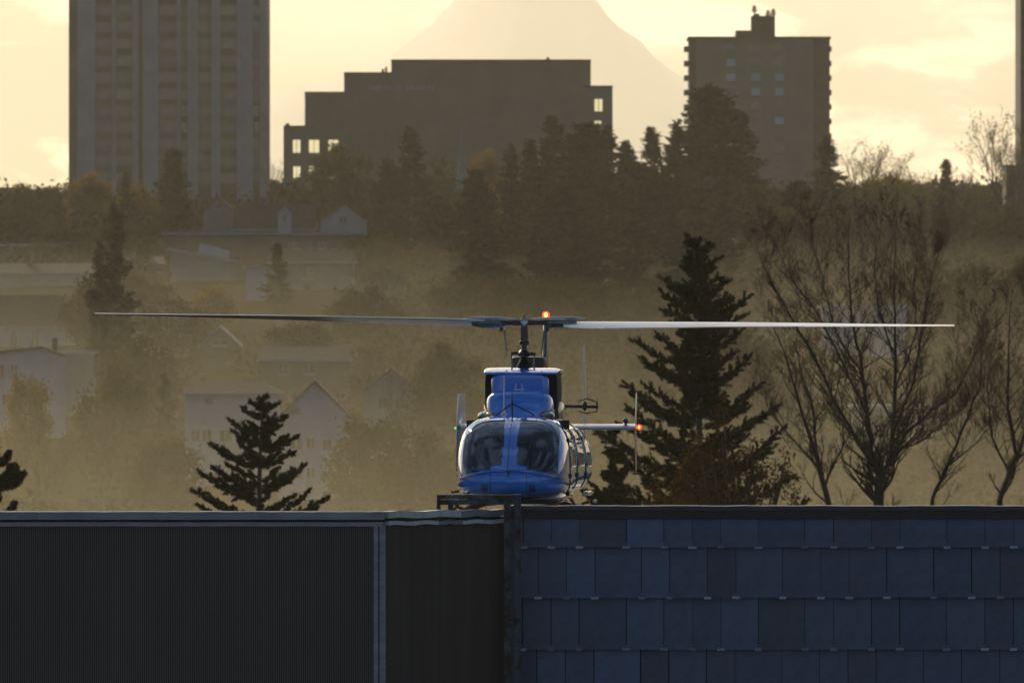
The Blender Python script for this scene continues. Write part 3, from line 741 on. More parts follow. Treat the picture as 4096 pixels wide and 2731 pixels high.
# rotor: own parts under the helicopter, level with a slight tilt
rot = bpy.data.objects.new('main_rotor', None); COL.objects.link(rot); rot.parent = hel; rot.location = (mx0, MY, z_h); rot.rotation_euler = (0, 0, YAW)
def blade(side):
    rings = []; n = 28
    zt_, zr_ = (22.5*K(153.4), 2*K(153.4)) if side < 0 else (-4.5*K(153.4), -3*K(153.4))
    for i in range(40):
        t = i/39; r = .52 + (5.72-.52)*t
        chord = .40 if r > 1.1 else .22 + .18*max(0, (r-.52)/.58); th = .12 if r > 1.1 else .22 - .10*max(0, (r-.52)/.58)
        pit = R(16 - 15*t**0.85); th *= (1 - .5*t); 
        zz = zr_ + (zt_ - zr_)*t + 0.012*math.sin(t*5)*t
        if side < 0: pit = R(17 - 16*t**.8)
        ring = []
        for k in range(n):
            an = 2*math.pi*k/n; c = .5*(1+math.cos(an)); tt = 5*th*(.2969*math.sqrt(c)-.126*c-.3516*c*c+.2843*c**3-.1036*c**4)
            xx = (c-.28)*chord; h = (tt if an < math.pi else -tt*.7)*chord
            # leading edge (c=0) goes to -y for the left blade, +y for the right one
            dy = xx*math.cos(pit) + h*math.sin(pit); dz = -xx*math.sin(pit) + h*math.cos(pit)
            if side < 0: ring.append((-r, dy, zz+dz))
            else: ring.append((r, -dy, zz+dz))
        rings.append(ring if side > 0 else ring[::-1])
    return MB().loft(rings)
def blade_mat():
    m = mat('rotor_blade_white', (0.85, 0.84, 0.80), 0.30, metal=0.7, spec=0.9, coat=0.3, var=0.06, vscale=2)
    return m
M['blade'] = blade_mat()
M['stabpaint'] = mat('grey_tail_paint', (0.55, 0.56, 0.58), 0.28, metal=0.7, coat=0.3)
M['bladered'] = mat('red_blade_band', (0.35, 0.02, 0.03), 0.3, coat=0.6); M['bladeblue'] = mat('blue_blade_band', (0.04, 0.09, 0.5), 0.3, coat=0.6)
M['bladedark'] = mat('rotor_blade_grey', (0.16, 0.16, 0.16), 0.32, coat=0.4, var=0.1, vscale=2)
bl = blade(-1).build('rotor_blade', 'blade', rot, True, sharp=60)
brt = blade(1).build('rotor_blade', 'blade', rot, True, sharp=60)
for ob, hi in ((brt, True),):                       # painted trailing-edge bands
    me = ob.data; me.materials.append(M['bladered']); me.materials.append(M['bladeblue'])
    for p in me.polygons:
        c = p.center
        if c.y < -.235:
            if 1.55 < c.x < 3.0: p.material_index = 1
            elif .95 < c.x < 1.55 or 3.0 < c.x < 3.7: p.material_index = 2
hub = MB().box((-.16, -.11, -.035), (.16, .11, .035)).box((-.34, -.055, -.03), (.34, .055, .025)).build('hub_yoke', 'darksteel', rot, False, .015)
for s in (-1, 1):
    zz = -.004
    MB().tube([(s*.26, 0, zz), (s*.34, 0, zz), (s*.40, 0, zz), (s*.62, 0, zz+.004), (s*.70, 0, zz+.004)], [.05, .062, .056, .060, .035], 14).build('blade_grip', 'steel', rot, True)
    MB().loft([[(s*.30, -s*.20, -.075), (s*.36, -s*.20, -.075), (s*.36, -s*.20, -.04), (s*.30, -s*.20, -.04)], [(s*.30, 0, -.05), (s*.42, 0, -.05), (s*.42, 0, .01), (s*.30, 0, .01)]]).build('pitch_horn', 'darksteel', rot, False, .008)
    ct = MB().tube([(s*.10, s*.03, .042), (s*.35, s*.05, .060), (s*.60, s*.06, .066), (s*.82, s*.05, .060)], [.016, .02, .018, .006], 8); ct.build('drag_brace', 'chrome', rot, True)
    MB().lathe((s*.68, 0, zz-.055), [(.022, 0), (.022, .012), (.015, .015), (.015, .115), (.022, .118), (.022, .13)], 12).build('blade_bolt', 'chrome', rot, True)
    MB().box((s*.50-.11, -.10*s-.06, -.068), (s*.50+.11, -.10*s+.06, -.058)).build('grip_plate', 'darksteel', rot, False, .003)
for s in (-1, 1):
    MB().tube([(0, s*.06, .0), (0, s*.15, .0), (0, s*.165, .0)], [.05, .05, .03], 14).build('trunnion_cap', 'chrome', rot, True)
    MB().loft([[(s*.12, -.08, .034), (s*.56, -.045, .034), (s*.56, .045, .034), (s*.12, .08, .034)], [(s*.12, -.08, .046), (s*.56, -.045, .052), (s*.56, .045, .052), (s*.12, .08, .046)]]).build('strap_plate', 'chrome', rot, False, .003)
    MB().tube([(s*.30, -s*.20, -.06), (s*.31, -s*.20, -.12)], .022, 10).build('pitch_link_end', 'darksteel', rot, True)
MB().lathe((0, 0, .03), [(.055, 0), (.05, .022), (.024, .028), (.020, .065), (.027, .068), (.027, .082), (.012, .086)], 16).build('mast_nut', 'steel', rot, True)
# tail
fy = 9.3; ft, fbm = H(1252, 742, fy), H(1247, 1060, fy)
def foil(cx, cy, ch, th, z, n=20, rz=0.0):
    out = []
    for k in range(n):
        an = 2*math.pi*k/n; c = .5*(1+math.cos(an)); t = 5*th*(.2969*math.sqrt(c)-.126*c-.3516*c*c+.2843*c**3-.1036*c**4)
        x, y = (t if an < math.pi else -t)*ch, (c-.4)*ch
        out.append((cx + x*math.cos(rz) - y*math.sin(rz), cy + x*math.sin(rz) + y*math.cos(rz), z))
    return out
zc_ = H(1250, 970, fy).z
fin = MB().loft([foil(fbm.x, fy+.25, .45, .14, fbm.z), foil((ft.x+fbm.x)/2, fy-.05, .75, .13, zc_), foil(ft.x, fy+.35, .55, .16, ft.z)]).build('tail_fin', 'navy', hel, True)
bq = H(1254, 734, fy+.35)
bc = MB().lathe((bq.x, bq.y, bq.z), [(.055, -.02), (.06, 0), (.058, .012)], 16).build('beacon_base', 'bladered', fin, True)
MB().lathe((bq.x, bq.y, bq.z), [(.045, .012), (.048, .05), (.044, .085), (.03, .105), (.01, .112)], 16).build('beacon', 'redlight', fin, True)
MB().lathe((bq.x, bq.y-.03, bq.z), [(.012, .03), (.027, .045), (.027, .082), (.012, .095)], 12).build('beacon_lamp', 'hotlight', fin, True)
sy = 7.2
s0, s1 = H(1057, 979.5, sy), H(1459, 979.5, sy)
def wing(xa, xb, cy, z, ch, th, n=22):
    rings = []
    for x in (xa, xb):
        ring = []
        for k in range(n):
            an = 2*math.pi*k/n; c = .5*(1+math.cos(an)); t = 5*th*(.2969*math.sqrt(c)-.126*c-.3516*c*c+.2843*c**3-.1036*c**4)
            ring.append((x, cy + (c-.4)*ch, z + (t if an < math.pi else -t)*ch + (c-.4)*ch*.15))
        rings.append(ring)
    return MB().loft(rings)
stab = wing(s0.x, s1.x, sy, s0.z, .42, .15).build('tailplane', 'stabpaint', hel, True)
f1t, f1b = H(1460.5, 902, sy), H(1460, 1080, sy)
MB().loft([foil(f1b.x, sy+.14, .30, .055, f1b.z, rz=YAW*.6), foil(f1b.x, sy, .46, .055, s1.z, rz=YAW*.6), foil(f1t.x, sy+.14, .30, .055, f1t.z, rz=YAW*.6)]).build('tailplane_fin', 'stabpaint', stab, True)
f0t, f0b = H(1058, 904, sy), H(1052, 1080, sy)
MB().loft([foil(f0b.x, sy+.14, .34, .07, f0b.z, rz=R(-11)), foil(f0t.x-.01, sy, .46, .07, s1.z, rz=R(-11)), foil(f0t.x, sy+.12, .40, .07, f0t.z, rz=R(-11))]).build('tailplane_fin', 'stabpaint', stab, True)
r0 = H(1468, 980.5, sy); MB().sphere(r0, (.032, .05, .036), 14, 8).build('navigation_light', 'redlight', stab, True)
MB().sphere(r0 + Vector((0, -.035, 0)), (.017, .02, .02), 10, 6).build('navigation_lamp', 'hotlight', stab, True)
g0 = H(1046, 983, sy); MB().sphere(g0, (.014, .03, .015), 12, 6).build('navigation_light', 'greenlight', stab, True)
bq = H(1437, 976, sy); MB().lathe((bq.x, bq.y, bq.z-.02), [(.02, 0), (.018, .04), (.038, .055), (.045, .08), (.036, .105), (.012, .12)], 14).build('tail_aerial', 'navy', stab, True)
ty = 9.6; th_ = H(1343, 932, ty)
MB().tube([(ft.x, ty, th_.z), H(1374, 934, ty)], .022, 10).build('tail_rotor_shaft', 'darksteel', hel, True)
def tblade(up):
    rings = []
    for i in range(10):
        t = i/9; z = th_.z + up*(.06 + .80*t); n = 16; ring = []
        for k in range(n):
            an = 2*math.pi*k/n; c = math.cos(an)*.065*(1 - .25*t); s_ = math.sin(an)*.010
            a = R(72 + 10*t); ring.append((th_.x + c*math.cos(a) - s_*math.sin(a) - .008*t*up, ty + c*math.sin(a) + s_*math.cos(a), z))
        rings.append(ring if up > 0 else ring[::-1])
    return MB().loft(rings)
tr = MB().sphere(th_, (.035, .05, .07), 12, 8)
tr.build('tail_rotor_hub', 'darksteel', hel, True)
for u in (1, -1): tblade(u).build('tail_rotor_blade', 'blade', hel, True)
pc = MB()
e = H(1371, 934, ty)
pc.tube([(e.x, ty, e.z-.07), (e.x, ty, e.z+.07)], .012, 8)
for u in (-1, 1):
    pc.tube([(e.x, ty, e.z+u*.065), (th_.x+.03, ty-.08, th_.z+u*.10), (th_.x-.08, ty-.06, th_.z+u*.07)], .009, 6)
pc.build('tail_pitch_links', 'darksteel', hel, True)

# ------------------------------------------------------------------ pilot (own object, seated inside)
def build_pilot():
    R_ = Matrix.Rotation(-YAW, 3, 'Z')
    hd = H(1118, 993, 1.62)
    root = bpy.data.objects.new('person', None); COL.objects.link(root)
    root.location = HP + R_ @ Vector((hd.x, 1.70, .30)); root.rotation_euler = (0, 0, -YAW)
    tag(root, 'person in white helmet and dark suit sitting behind the windshield', 'person')
    J = {'pel': (0, .02, .10), 'bel': (0, .05, .24), 'che': (0, .05, .38), 'nec': (0, .02, .50), 'hea': (0, -.03, .60), 'top': (0, -.03, .68),
         'ls': (-.17, .05, .44), 'le': (-.24, -.10, .24), 'lh': (-.14, -.32, .20), 'rs': (.17, .05, .44), 're': (.24, -.08, .22), 'rh': (.20, -.28, .12),
         'lk': (-.14, -.42, .16), 'lf': (-.12, -.62, -.12), 'rk': (.14, -.42, .16), 'rf': (.12, -.62, -.12)}
    rad = {'pel': .14, 'bel': .135, 'che': .15, 'nec': .058, 'hea': .085, 'top': .07, 'ls': .07, 'le': .05, 'lh': .035, 'rs': .07, 're': .05, 'rh': .035, 'lk': .07, 'lf': .05, 'rk': .07, 'rf': .05}
    E = [('pel', 'bel'), ('bel', 'che'), ('che', 'nec'), ('nec', 'hea'), ('hea', 'top'), ('che', 'ls'), ('ls', 'le'), ('le', 'lh'), ('che', 'rs'), ('rs', 're'), ('re', 'rh'), ('pel', 'lk'), ('lk', 'lf'), ('pel', 'rk'), ('rk', 'rf')]
    ks = list(J); me = bpy.data.meshes.new('body'); me.from_pydata([J[k] for k in ks], [(ks.index(a), ks.index(b)) for a, b in E], [])
    o = bpy.data.objects.new('body', me); COL.objects.link(o); o.parent = root; me.materials.append(M['suit'])
    m = o.modifiers.new('skin', 'SKIN'); sv = me.skin_vertices[0].data
    for i, k in enumerate(ks): sv[i].radius = (rad[k], rad[k]); sv[i].use_root = (k == 'pel')
    s = o.modifiers.new('sub', 'SUBSURF'); s.levels = 2; s.render_levels = 2
    hx, hy, hz_ = 0, -.05, .655
    face = MB().sphere((hx, hy-.015, hz_-.035), (.078, .095, .115), 24, 16)
    face.sphere((hx, hy-.112, hz_-.045), (.014, .02, .024), 10, 6); fo = face.build('face', 'skin', root, True, sharp=180)
    for s_ in (-1, 1): MB().sphere((hx+s_*.03, hy-.100, hz_-.012), (.015, .010, .008), 10, 6).build('eye', 'visor', fo, True)
    MB().sphere((hx, hy-.100, hz_-.088), (.026, .010, .007), 10, 6).build('mouth', 'orange', fo, True)
    # helmet: dome open at the front
    hm = MB(); n, mm = 40, 24; c = Vector((hx, hy+.01, hz_+.005)); grid = []
    for i in range(mm + 1):
        th = math.pi*.80*i/mm
        for k in range(n):
            an = 2*math.pi*k/n; grid.append((c.x + .128*math.sin(th)*math.sin(an), c.y - .142*math.sin(th)*math.cos(an), c.z + .140*math.cos(th)))
    hm.v = grid
    for i in range(mm):
        for k in range(n):
            q = Vector(grid[i*n+k]) - c
            if q.y < -.03 and q.z < .015 and abs(q.x) < .092: continue
            hm.f.append((i*n+k, (i+1)*n+k, (i+1)*n+(k+1) % n, i*n+(k+1) % n))
    ho = hm.build('helmet', 'helmet', root, True, sharp=180)
    for s_ in (-1, 1): MB().sphere((hx+s_*.122, hy+.01, hz_-.045), (.026, .05, .055), 12, 8).build('earcup', 'helmet', ho, True)
    MB().box((hx-.015, hy-.155, hz_+.0), (hx+.015, hy-.135, hz_+.04)).build('visor_knob', 'skin', ho, False, .004)
    MB().tube([(hx-.09, hy-.105, hz_+.008), (hx-.05, hy-.138, hz_+.012), (hx, hy-.146, hz_+.013), (hx+.05, hy-.138, hz_+.012), (hx+.09, hy-.105, hz_+.008)], .007, 6).build('visor_edge', 'visor', ho, True)
    MB().tube([(hx+.11, hy-.02, hz_-.08), (hx+.075, hy-.10, hz_-.10), (hx+.02, hy-.125, hz_-.095)], .006, 6).build('microphone_boom', 'black', ho, True)
    for s_ in (-1, 1):                              # hands with fingers, closed on the controls
        hb = MB(); w = Vector(J['rh' if s_ > 0 else 'lh'])
        hb.sphere(w + Vector((0, -.05, 0)), (.042, .05, .022), 14, 8)
        for j in range(4):
            b0 = w + Vector(((-.03 + .02*j), -.085, .006)); hb.tube([b0, b0 + Vector((0, -.03, -.006 - .002*j)), b0 + Vector((0, -.035, -.032)), b0 + Vector((0, -.012, -.044))], [.010, .0095, .009, .007], 8)
        t_ = w + Vector((-s_*.038, -.045, 0)); hb.tube([t_, t_ + Vector((-s_*.02, -.028, -.004)), t_ + Vector((-s_*.008, -.052, -.018))], [.012, .011, .008], 8)
        hb.build('hand', 'skin', root, True, sharp=180)
build_pilot()

# ------------------------------------------------------------------ far buildings
def fbox(root, name, m, xa, xb, ya, yb, d, dep, off=0.0, bevel=0.0):   # pixel rectangle at distance d with depth dep
    a = P(xa, yb, d); b = P(xb, ya, d)
    return pbox(root, name, m, (a.x, d + off, a.z), (b.x, d + off + dep, b.z), bevel)
def fcopy(src, root, name, pos):
    o = link(name, src.data, None, root); o.location = pos; return o

# tall striped tower (left)
D1 = 2000.0
c = P(385, 480, D1)
tw = empty('office_tower', (c.x, D1, gz(c.x, D1)), 'tall pale-ribbed concrete tower cut off by the top edge', 'tower')
zbase = gz(c.x, D1) - 3
def tbox(root, name, m, xa, xb, za, zb, d, off, dep): return pbox(root, name, m, (xpx(xa, d), d+off, za), (xpx(xb, d), d+off+dep, zb))
ztw = zpy(-190, D1)
tbox(tw, 'wall_core', 'spandrel', 159, 611, zbase, ztw - .5, D1, .8, 32)
tbox(tw, 'roof', 'concrete', 157.5, 612.5, ztw - .5, ztw + 1.2, D1, -.4, 34)
pil = [(158, 178, 'spandrel'), (178, 219, 'pilaster'), (257, 267, 'pilaster'), (304, 318, 'pilaster'), (328, 363, 'pilaster'), (407, 415, 'pilaster'), (431, 455, 'pilaster'), (486, 506, 'pilaster'), (544, 581, 'pilaster'), (597, 612, 'pilaster')]
for a, b, m in pil: tbox(tw, 'pilaster', m, a, b, zbase, ztw - .5, D1, -.35, 1.14)
bays = [(219, 257), (267, 304), (363, 407), (415, 431), (455, 486), (506, 544), (581, 597)]
pitch = 38.5
for a, b in bays:
    w = (b - a) * K(D1)
    wsrc = MB().box((-w/2+.15, .3, 0), (w/2-.15, .72, 1.65)).build('window', 'winglass', tw)
    ssrc = MB().box((-w/2, .1, -1.20), (w/2, .75, -.02)).build('spandrel', 'spandrel', tw)
    first = True
    for j in range(15):
        z = zpy(420 - j * pitch, D1)
        p = local(((xpx(a, D1) + xpx(b, D1))/2, D1, z), tw)
        if first: wsrc.location = p; ssrc.location = p; first = False
        else: fcopy(wsrc, tw, 'window', p); fcopy(ssrc, tw, 'spandrel', p)

# stepped dark office block (middle)
D2 = 2100.0; c = P(1030, 450, D2)
ob = empty('office_block', (c.x, D2, gz(c.x, D2)), 'dark stepped office block with lit corner windows in the middle', 'building')
zb2 = gz(c.x, D2) - 3
def wing_holes(xa, xb, ytop, holes, off, dep, ms='stone'):     # wall with window openings right through
    ys = sorted(holes, key=lambda h: h[2]); rows_ = {}
    for h in holes: rows_.setdefault((h[2], h[3]), []).append(h)
    yprev = ytop
    for (ya, yb), hs in sorted(rows_.items()):
        fbox(ob, 'wall', ms, xa, xb, yprev, ya, D2, dep, off)
        hs.sort(); xp = xa
        for h in hs:
            fbox(ob, 'wall', ms, xp, h[0], ya, yb, D2, dep, off); xp = h[1]
            wd = fbox(ob, 'window', 'thruglass', h[0] + .3, h[1] - .3, ya + .3, yb - .3, D2, .08, off + .4)
            fbox(ob, 'window_frame', 'stone', (h[0]+h[1])/2 - .6, (h[0]+h[1])/2 + .6, ya, yb, D2, .1, off + .6).parent = ob
        fbox(ob, 'wall', ms, xp, xb, ya, yb, D2, dep, off); yprev = yb
    a = P(xa, yprev, D2); b = P(xb, yprev, D2)
    pbox(ob, 'wall', ms, (a.x, D2+off, zb2), (b.x, D2+off+dep, a.z))
wing_holes(651, 793, 291, [(672, 690, 321, 351), (709, 733, 321, 351), (754, 777, 321, 351), (673, 690, 382, 411), (709, 733, 382, 411), (756, 777, 382, 411)], 0, 3.2)
wing_holes(1340, 1407, 199, [(1365.5, 1384, 227, 256), (1366, 1381, 277, 285)], 0.2, 3.2)
fbox(ob, 'wall', 'stone', 793.2, 1340, 250, 600, D2, 26, .1)
fbox(ob, 'wall', 'stone', 700, 793, 213, 291, D2, 26, .5)
fbox(ob, 'wall', 'stone', 790, 898.5, 168, 250, D2, 26, .9)
fbox(ob, 'wall', 'stone', 898.5, 1357, 139, 250, D2, 26, .7)
for xa, xb, yy, off in ((651, 702, 291, -.25), (699.5, 793, 213, .25), (789.5, 900, 168, .65), (898, 1357.5, 139, .45), (1340, 1407.5, 199, -.05)):
    fbox(ob, 'parapet', 'darkclad', xa, xb, yy - 2.2, yy + 2.5, D2, 3.0, off)
for xa, xb, ya, yb in ((876, 882, 158, 166), (884, 889, 153, 166), (1255, 1262, 131, 138), (655, 664, 283, 289)): fbox(ob, 'roof_vent', 'darkclad', xa, xb, ya, yb, D2, 1.0, 3.0)
for i in range(18):                                 # pale illegible lettering high on the front
    if i in (9,): continue
    xa = 848 + i * 8.4; fbox(ob, 'sign_letter', 'sign', xa, xa + (5.5 if i % 3 else 3.6), 197 + (i % 2), 207, D2, .12, .78 if xa < 897 else .56)

# slab apartment tower (right)
D3 = 2250.0; c = P(1744, 440, D3)
ap = empty('apartment_tower', (c.x, D3, gz(c.x, D3)), 'tan apartment tower with rooftop penthouse and three window columns', 'tower')
zb3 = gz(c.x, D3) - 3
def abox(name, m, xa, xb, ya, yb, off, dep): return fbox(ap, name, m, xa, xb, ya, yb, D3, dep, off)
tbox(ap, 'wall', 'tancladding', 1598, 1868, zb3, zpy(88, D3), D3, 0, 18)
tbox(ap, 'balcony_recess', 'darkclad', 1583, 1598, zb3, zpy(88, D3), D3, .9, 16)
tbox(ap, 'balcony_recess', 'darkclad', 1868, 1906, zb3, zpy(88, D3), D3, .9, 16)
tbox(ap, 'roof', 'darkclad', 1580, 1908.5, zpy(90, D3), zpy(84.5, D3), D3, -.5, 19.5)
abox('penthouse', 'darkclad', 1691, 1728, 69, 84.4, 4, 9); abox('penthouse', 'darkclad', 1727, 1781, 36, 84.2, 3, 9)
abox('roof_vent', 'darkclad', 1735, 1746, 30, 36, 5, 3)
def mast_(pxl, ya, yb):
    a = P(pxl, yb, D3 + 5); b = P(pxl, ya, D3 + 5); m_ = MB().tube([local(a, ap), local(b, ap)], .16, 6)
    for k in range(3):
        q = local(P(pxl, ya + 3 + 5*k, D3 + 5), ap); m_.box(q + Vector((-.35 - .1*k, -.15, -.15)), q + Vector((.35 + .1*k, .15, .2)))
    m_.build('aerial_mast', 'darkclad', ap)
mast_(1732.5, 13, 38); mast_(1764, 24, 38); mast_(1776, 21, 38)
for j in range(10):
    z = zpy(101 + j*33.2, D3)
    for (xa, xb) in ((1571.5, 1590), (1885, 1910)):
        tbox(ap, 'balcony', 'darkclad', xa, xb, z - 1.5, z - .5, D3, -.2, 7)
    for i, cx in enumerate((1679, 1735.5, 1790)):
        y = 103 + j*33.2
        blue = (j == 2) or (j == 3 and i > 0) or (j == 5 and i == 2) or (j == 1 and i == 0)
        w = fbox(ap, 'window', 'bluewin' if blue else 'winglass', cx - 10, cx + 10, y, y + 17, D3, .12, -.08)
        fr = fbox(ap, 'window_sill', 'darkclad', cx - 10.5, cx + 10.5, y + 17.2, y + 20, D3, .1, -.10)

# building cut by the right edge, and one cut by the left edge
D4 = 1900.0
eb = empty('edge_building', (P(2400, 480, D4).x, D4, gz(90, D4)), 'dark building cut off by the right edge, with a lower wing', 'building')
tbox(eb, 'wall', 'darkclad', 2346.5, 2560, gz(90, D4) - 3, zpy(-120, D4), D4, 4, 20)
tbox(eb, 'wing', 'darkclad', 2311, 2480, gz(90, D4) - 3, zpy(381, D4), D4, 0, 14)
tbox(eb, 'roof', 'roof', 2309.5, 2482, zpy(383, D4), zpy(379, D4), D4, -.4, 14.8)
for j in range(3):
    for i in range(4): fbox(eb, 'window', 'winglass', 2318 + 16*i, 2328 + 16*i, 395 + j*36, 412 + j*36, D4, .1, -.06)
lb = empty('flat_roofed_block', (P(-30, 500, D4).x, D4, gz(-85, D4)), 'low flat-roofed block cut off by the left edge below bright sky', 'building')
tbox(lb, 'wall', 'brownwall', -120, 25, gz(-85, D4) - 3, zpy(433, D4), D4, 0, 14)
tbox(lb, 'roof', 'roof', -122, 26.5, zpy(433, D4), zpy(430.5, D4), D4, -.5, 15)
for i in range(4): fbox(lb, 'window', 'winglass', -20 + 12*i, -13 + 12*i, 450, 464, D4, .1, -.06)

# church spire
D5 = 1850.0; c = P(1061, 470, D5)
sp = empty('church_spire', (c.x, D5, gz(c.x, D5)), 'slender green copper church spire in front of the office block', 'spire')
q0 = local(P(1061, 428, D5), sp); q1 = local(P(1061, 292, D5), sp)
MB().lathe(q0, [(1.5, 0), (1.15, 1.2), (.75, 2.2), (.05, q1.z - q0.z)], 8).build('spire', 'copper', sp)
MB().lathe((q0.x, q0.y, -2), [(1.9, 0), (1.9, q0.z + 2 - .6), (2.3, q0.z + 2 - .5), (2.3, q0.z + 2)], 8).build('tower', 'greywall', sp)

# ------------------------------------------------------------------ houses on the slope
def gable_house(name, label, d, xa, xb, yridge, yeave, ybase, wall='whitewall', roof='roof', depth=9.0, wins=(), chim=None, over=3.0, cat='house', ridge_off=0.0, rows_=None):
    """gable end towards the viewer; pixel rows for ridge, eaves and foot"""
    a, b = P(xa, ybase, d), P(xb, yeave, d); cx = (a.x+b.x)/2
    root = empty(name, (cx, d, a.z), label, cat)
    hw = (b.x-a.x)/2; ze = b.z-a.z; zr = zpy(yridge, d)-a.z; rx = ridge_off*hw
    zf = min(0.0, gz(cx, d) - a.z) - 2.0
    w = MB().prism([(-hw, zf), (hw, zf), (hw, ze), (rx, zr), (-hw, ze)], 0, depth).build('wall', wall, root)
    k = K(d); o_ = over*k
    th = .22
    r = MB()
    for s in (-1, 1):
        ex = s*hw; dx, dz = (ex-rx), (ze-zr); L_ = math.hypot(dx, dz); ux, uz = dx/L_, dz/L_
        e1 = (ex + ux*o_, ze + uz*o_)
        r.prism([(rx, zr+.03), e1, (e1[0], e1[1]+th), (rx, zr+th+.03)] if s > 0 else [(rx, zr+.03), (rx, zr+th+.03), (e1[0], e1[1]+th), e1], -.45, depth+.45)
    r.build('roof', roof, root)
    for (wx0, wx1, wy0, wy1) in wins:
        p, q = P(wx0, wy1, d) - root.location, P(wx1, wy0, d) - root.location
        wo = MB().box((p.x, -.07, p.z), (q.x, .02, q.z)).build('window', 'winglass', root)
        MB().box((p.x-.12, -.10, p.z-.14), (q.x+.12, -.02, p.z-.01)).box(((p.x+q.x)/2-.04, -.09, p.z), ((p.x+q.x)/2+.04, -.071, q.z)).build('window_frame', 'whitewall', wo)
    if chim:
        p, q = P(chim[0], chim[3], d) - root.location, P(chim[1], chim[2], d) - root.location
        MB().box((p.x, depth*.45, p.z), (q.x, depth*.45+1.0, q.z)).build('chimney', 'brick', root)
    return root
def eave_house(name, label, d, xa, xb, yridge, yeave, ybase, wall='greywall', roof='roof', depth=9.0, wins=(), chim=None, hip=0.0, cat='house', shine=None):
    """eaves towards the viewer: ridge runs across the picture"""
    a, b = P(xa, ybase, d), P(xb, yeave, d); cx = (a.x+b.x)/2
    root = empty(name, (cx, d, a.z), label, cat)
    hw = (b.x-a.x)/2; ze = b.z-a.z; zr = zpy(yridge, d)-a.z; zf = min(0.0, gz(cx, d) - a.z) - 2.0
    MB().box((-hw, 0, zf), (hw, depth, ze)).build('wall', wall, root)
    h = hip*hw; o_ = .5
    v = [(-hw-o_, -o_, ze+.02), (hw+o_, -o_, ze+.02), (hw+o_, depth+o_, ze+.02), (-hw-o_, depth+o_, ze+.02), (-hw+h, depth/2, zr), (hw-h, depth/2, zr)]
    MB().add(v, [(3,2,1,0), (0,1,5,4), (1,2,5), (2,3,4,5), (3,0,4)]).build('roof', roof, root)
    MB().box((-hw-o_, -o_-.12, ze-.16), (hw+o_, -o_+.01, ze+.06)).build('gutter', shine or 'metalcap', root)
    for (wx0, wx1, wy0, wy1) in wins:
        p, q = P(wx0, wy1, d) - root.location, P(wx1, wy0, d) - root.location
        wo = MB().box((p.x, -.07, p.z), (q.x, .02, q.z)).build('window', 'winglass', root)
        MB().box((p.x-.12, -.10, p.z-.14), (q.x+.12, -.02, p.z-.01)).box(((p.x+q.x)/2-.04, -.09, p.z), ((p.x+q.x)/2+.04, -.071, q.z)).build('window_frame', 'whitewall', wo)
    if chim:
        p, q = P(chim[0], chim[3], d) - root.location, P(chim[1], chim[2], d) - root.location
        MB().box((p.x, depth*.45, p.z), (q.x, depth*.45+1.0, q.z)).build('chimney', 'brick', root)
    return root
def flat_house(name, label, d, xa, xb, ytop, ybase, wall='greywall', depth=10.0, wins=(), edge='palero', cat='building'):
    a, b = P(xa, ybase, d), P(xb, ytop, d); cx = (a.x+b.x)/2
    root = empty(name, (cx, d, a.z), label, cat)
    hw = (b.x-a.x)/2; zt = b.z-a.z; zf = min(0.0, gz(cx, d) - a.z) - 2.0
    MB().box((-hw, 0, zf), (hw, depth, zt-.35)).build('wall', wall, root)
    MB().box((-hw-.35, -.35, zt-.34), (hw+.35, depth+.35, zt)).build('roof', edge, root)
    for (wx0, wx1, wy0, wy1) in wins:
        p, q = P(wx0, wy1, d) - root.location, P(wx1, wy0, d) - root.location
        wo = MB().box((p.x, -.07, p.z), (q.x, .02, q.z)).build('window', 'winglass', root)
        MB().box((p.x-.12, -.10, p.z-.14), (q.x+.12, -.02, p.z-.01)).build('window_sill', 'whitewall', wo)
    return root

gable_house('gabled_house', 'small house with pale triangular gable above the long flat roof', 1800, 468, 534, 453, 485, 545, 'greywall', over=4, wins=[(495, 507, 470, 480)], chim=(551, 566, 459, 492))
eave_house('dormer_house', 'dark roofed house with white dormer left of the round-window gable', 1790, 540, 720, 468, 528, 560, 'brownwall')
gable_house('dormer_wing', 'narrow white dormer wing with one dark window', 1780, 638, 668, 474, 486, 530, 'whitewall', depth=5, wins=[(648, 658, 493, 515)], over=2, cat='dormer')
gable_house('gabled_house', 'pale house with round attic window in its broad gable', 1770, 737, 840, 470, 507, 560, 'whitewall', over=2.5, wins=[(780, 795, 498, 512)], ridge_off=.08)
flat_house('long_flat_building', 'long low building with pale flat roof edge across the slope', 1650, 378, 836, 534, 640, 'brownwall', 12, wins=[(640 + 30*i, 660 + 30*i, 556, 570) for i in range(6)])
def shed(name, label, d, xa, xb, yl, yr, yb, wall, cat):   # mono-pitch roof falling to the right
    a, b = P(xa, yb, d), P(xb, yb, d); cx = (a.x+b.x)/2; hw = (b.x-a.x)/2
    root = empty(name, (cx, d, a.z), label, cat); zl, zr = zpy(yl, d)-a.z, zpy(yr, d)-a.z; zf = min(0, gz(cx, d)-a.z)-2
    MB().prism([(-hw, zf), (hw, zf), (hw, zr-.3), (-hw, zl-.3)], 0, 8).build('wall', wall, root)
    MB().prism([(-hw-.4, zl-.28), (hw+.4, zr-.28), (hw+.4, zr+.1), (-hw-.4, zl+.1)], -.5, 8.5).build('roof', 'palero', root)
    return root
sr = shed('lean_to_house', 'grey house with pale roof sloping down to the right', 1560, 392, 548, 570, 600, 640, 'greywall', 'house')
p = P(470, 580, 1560) - sr.location; MB().prism([(p.x-1.2, p.z-1.0), (p.x+3.2, p.z-1.2), (p.x+3.2, p.z+.3), (p.x-.6, p.z+1.3)], 1.0, 4.0).build('dormer', 'whitewall', sr)
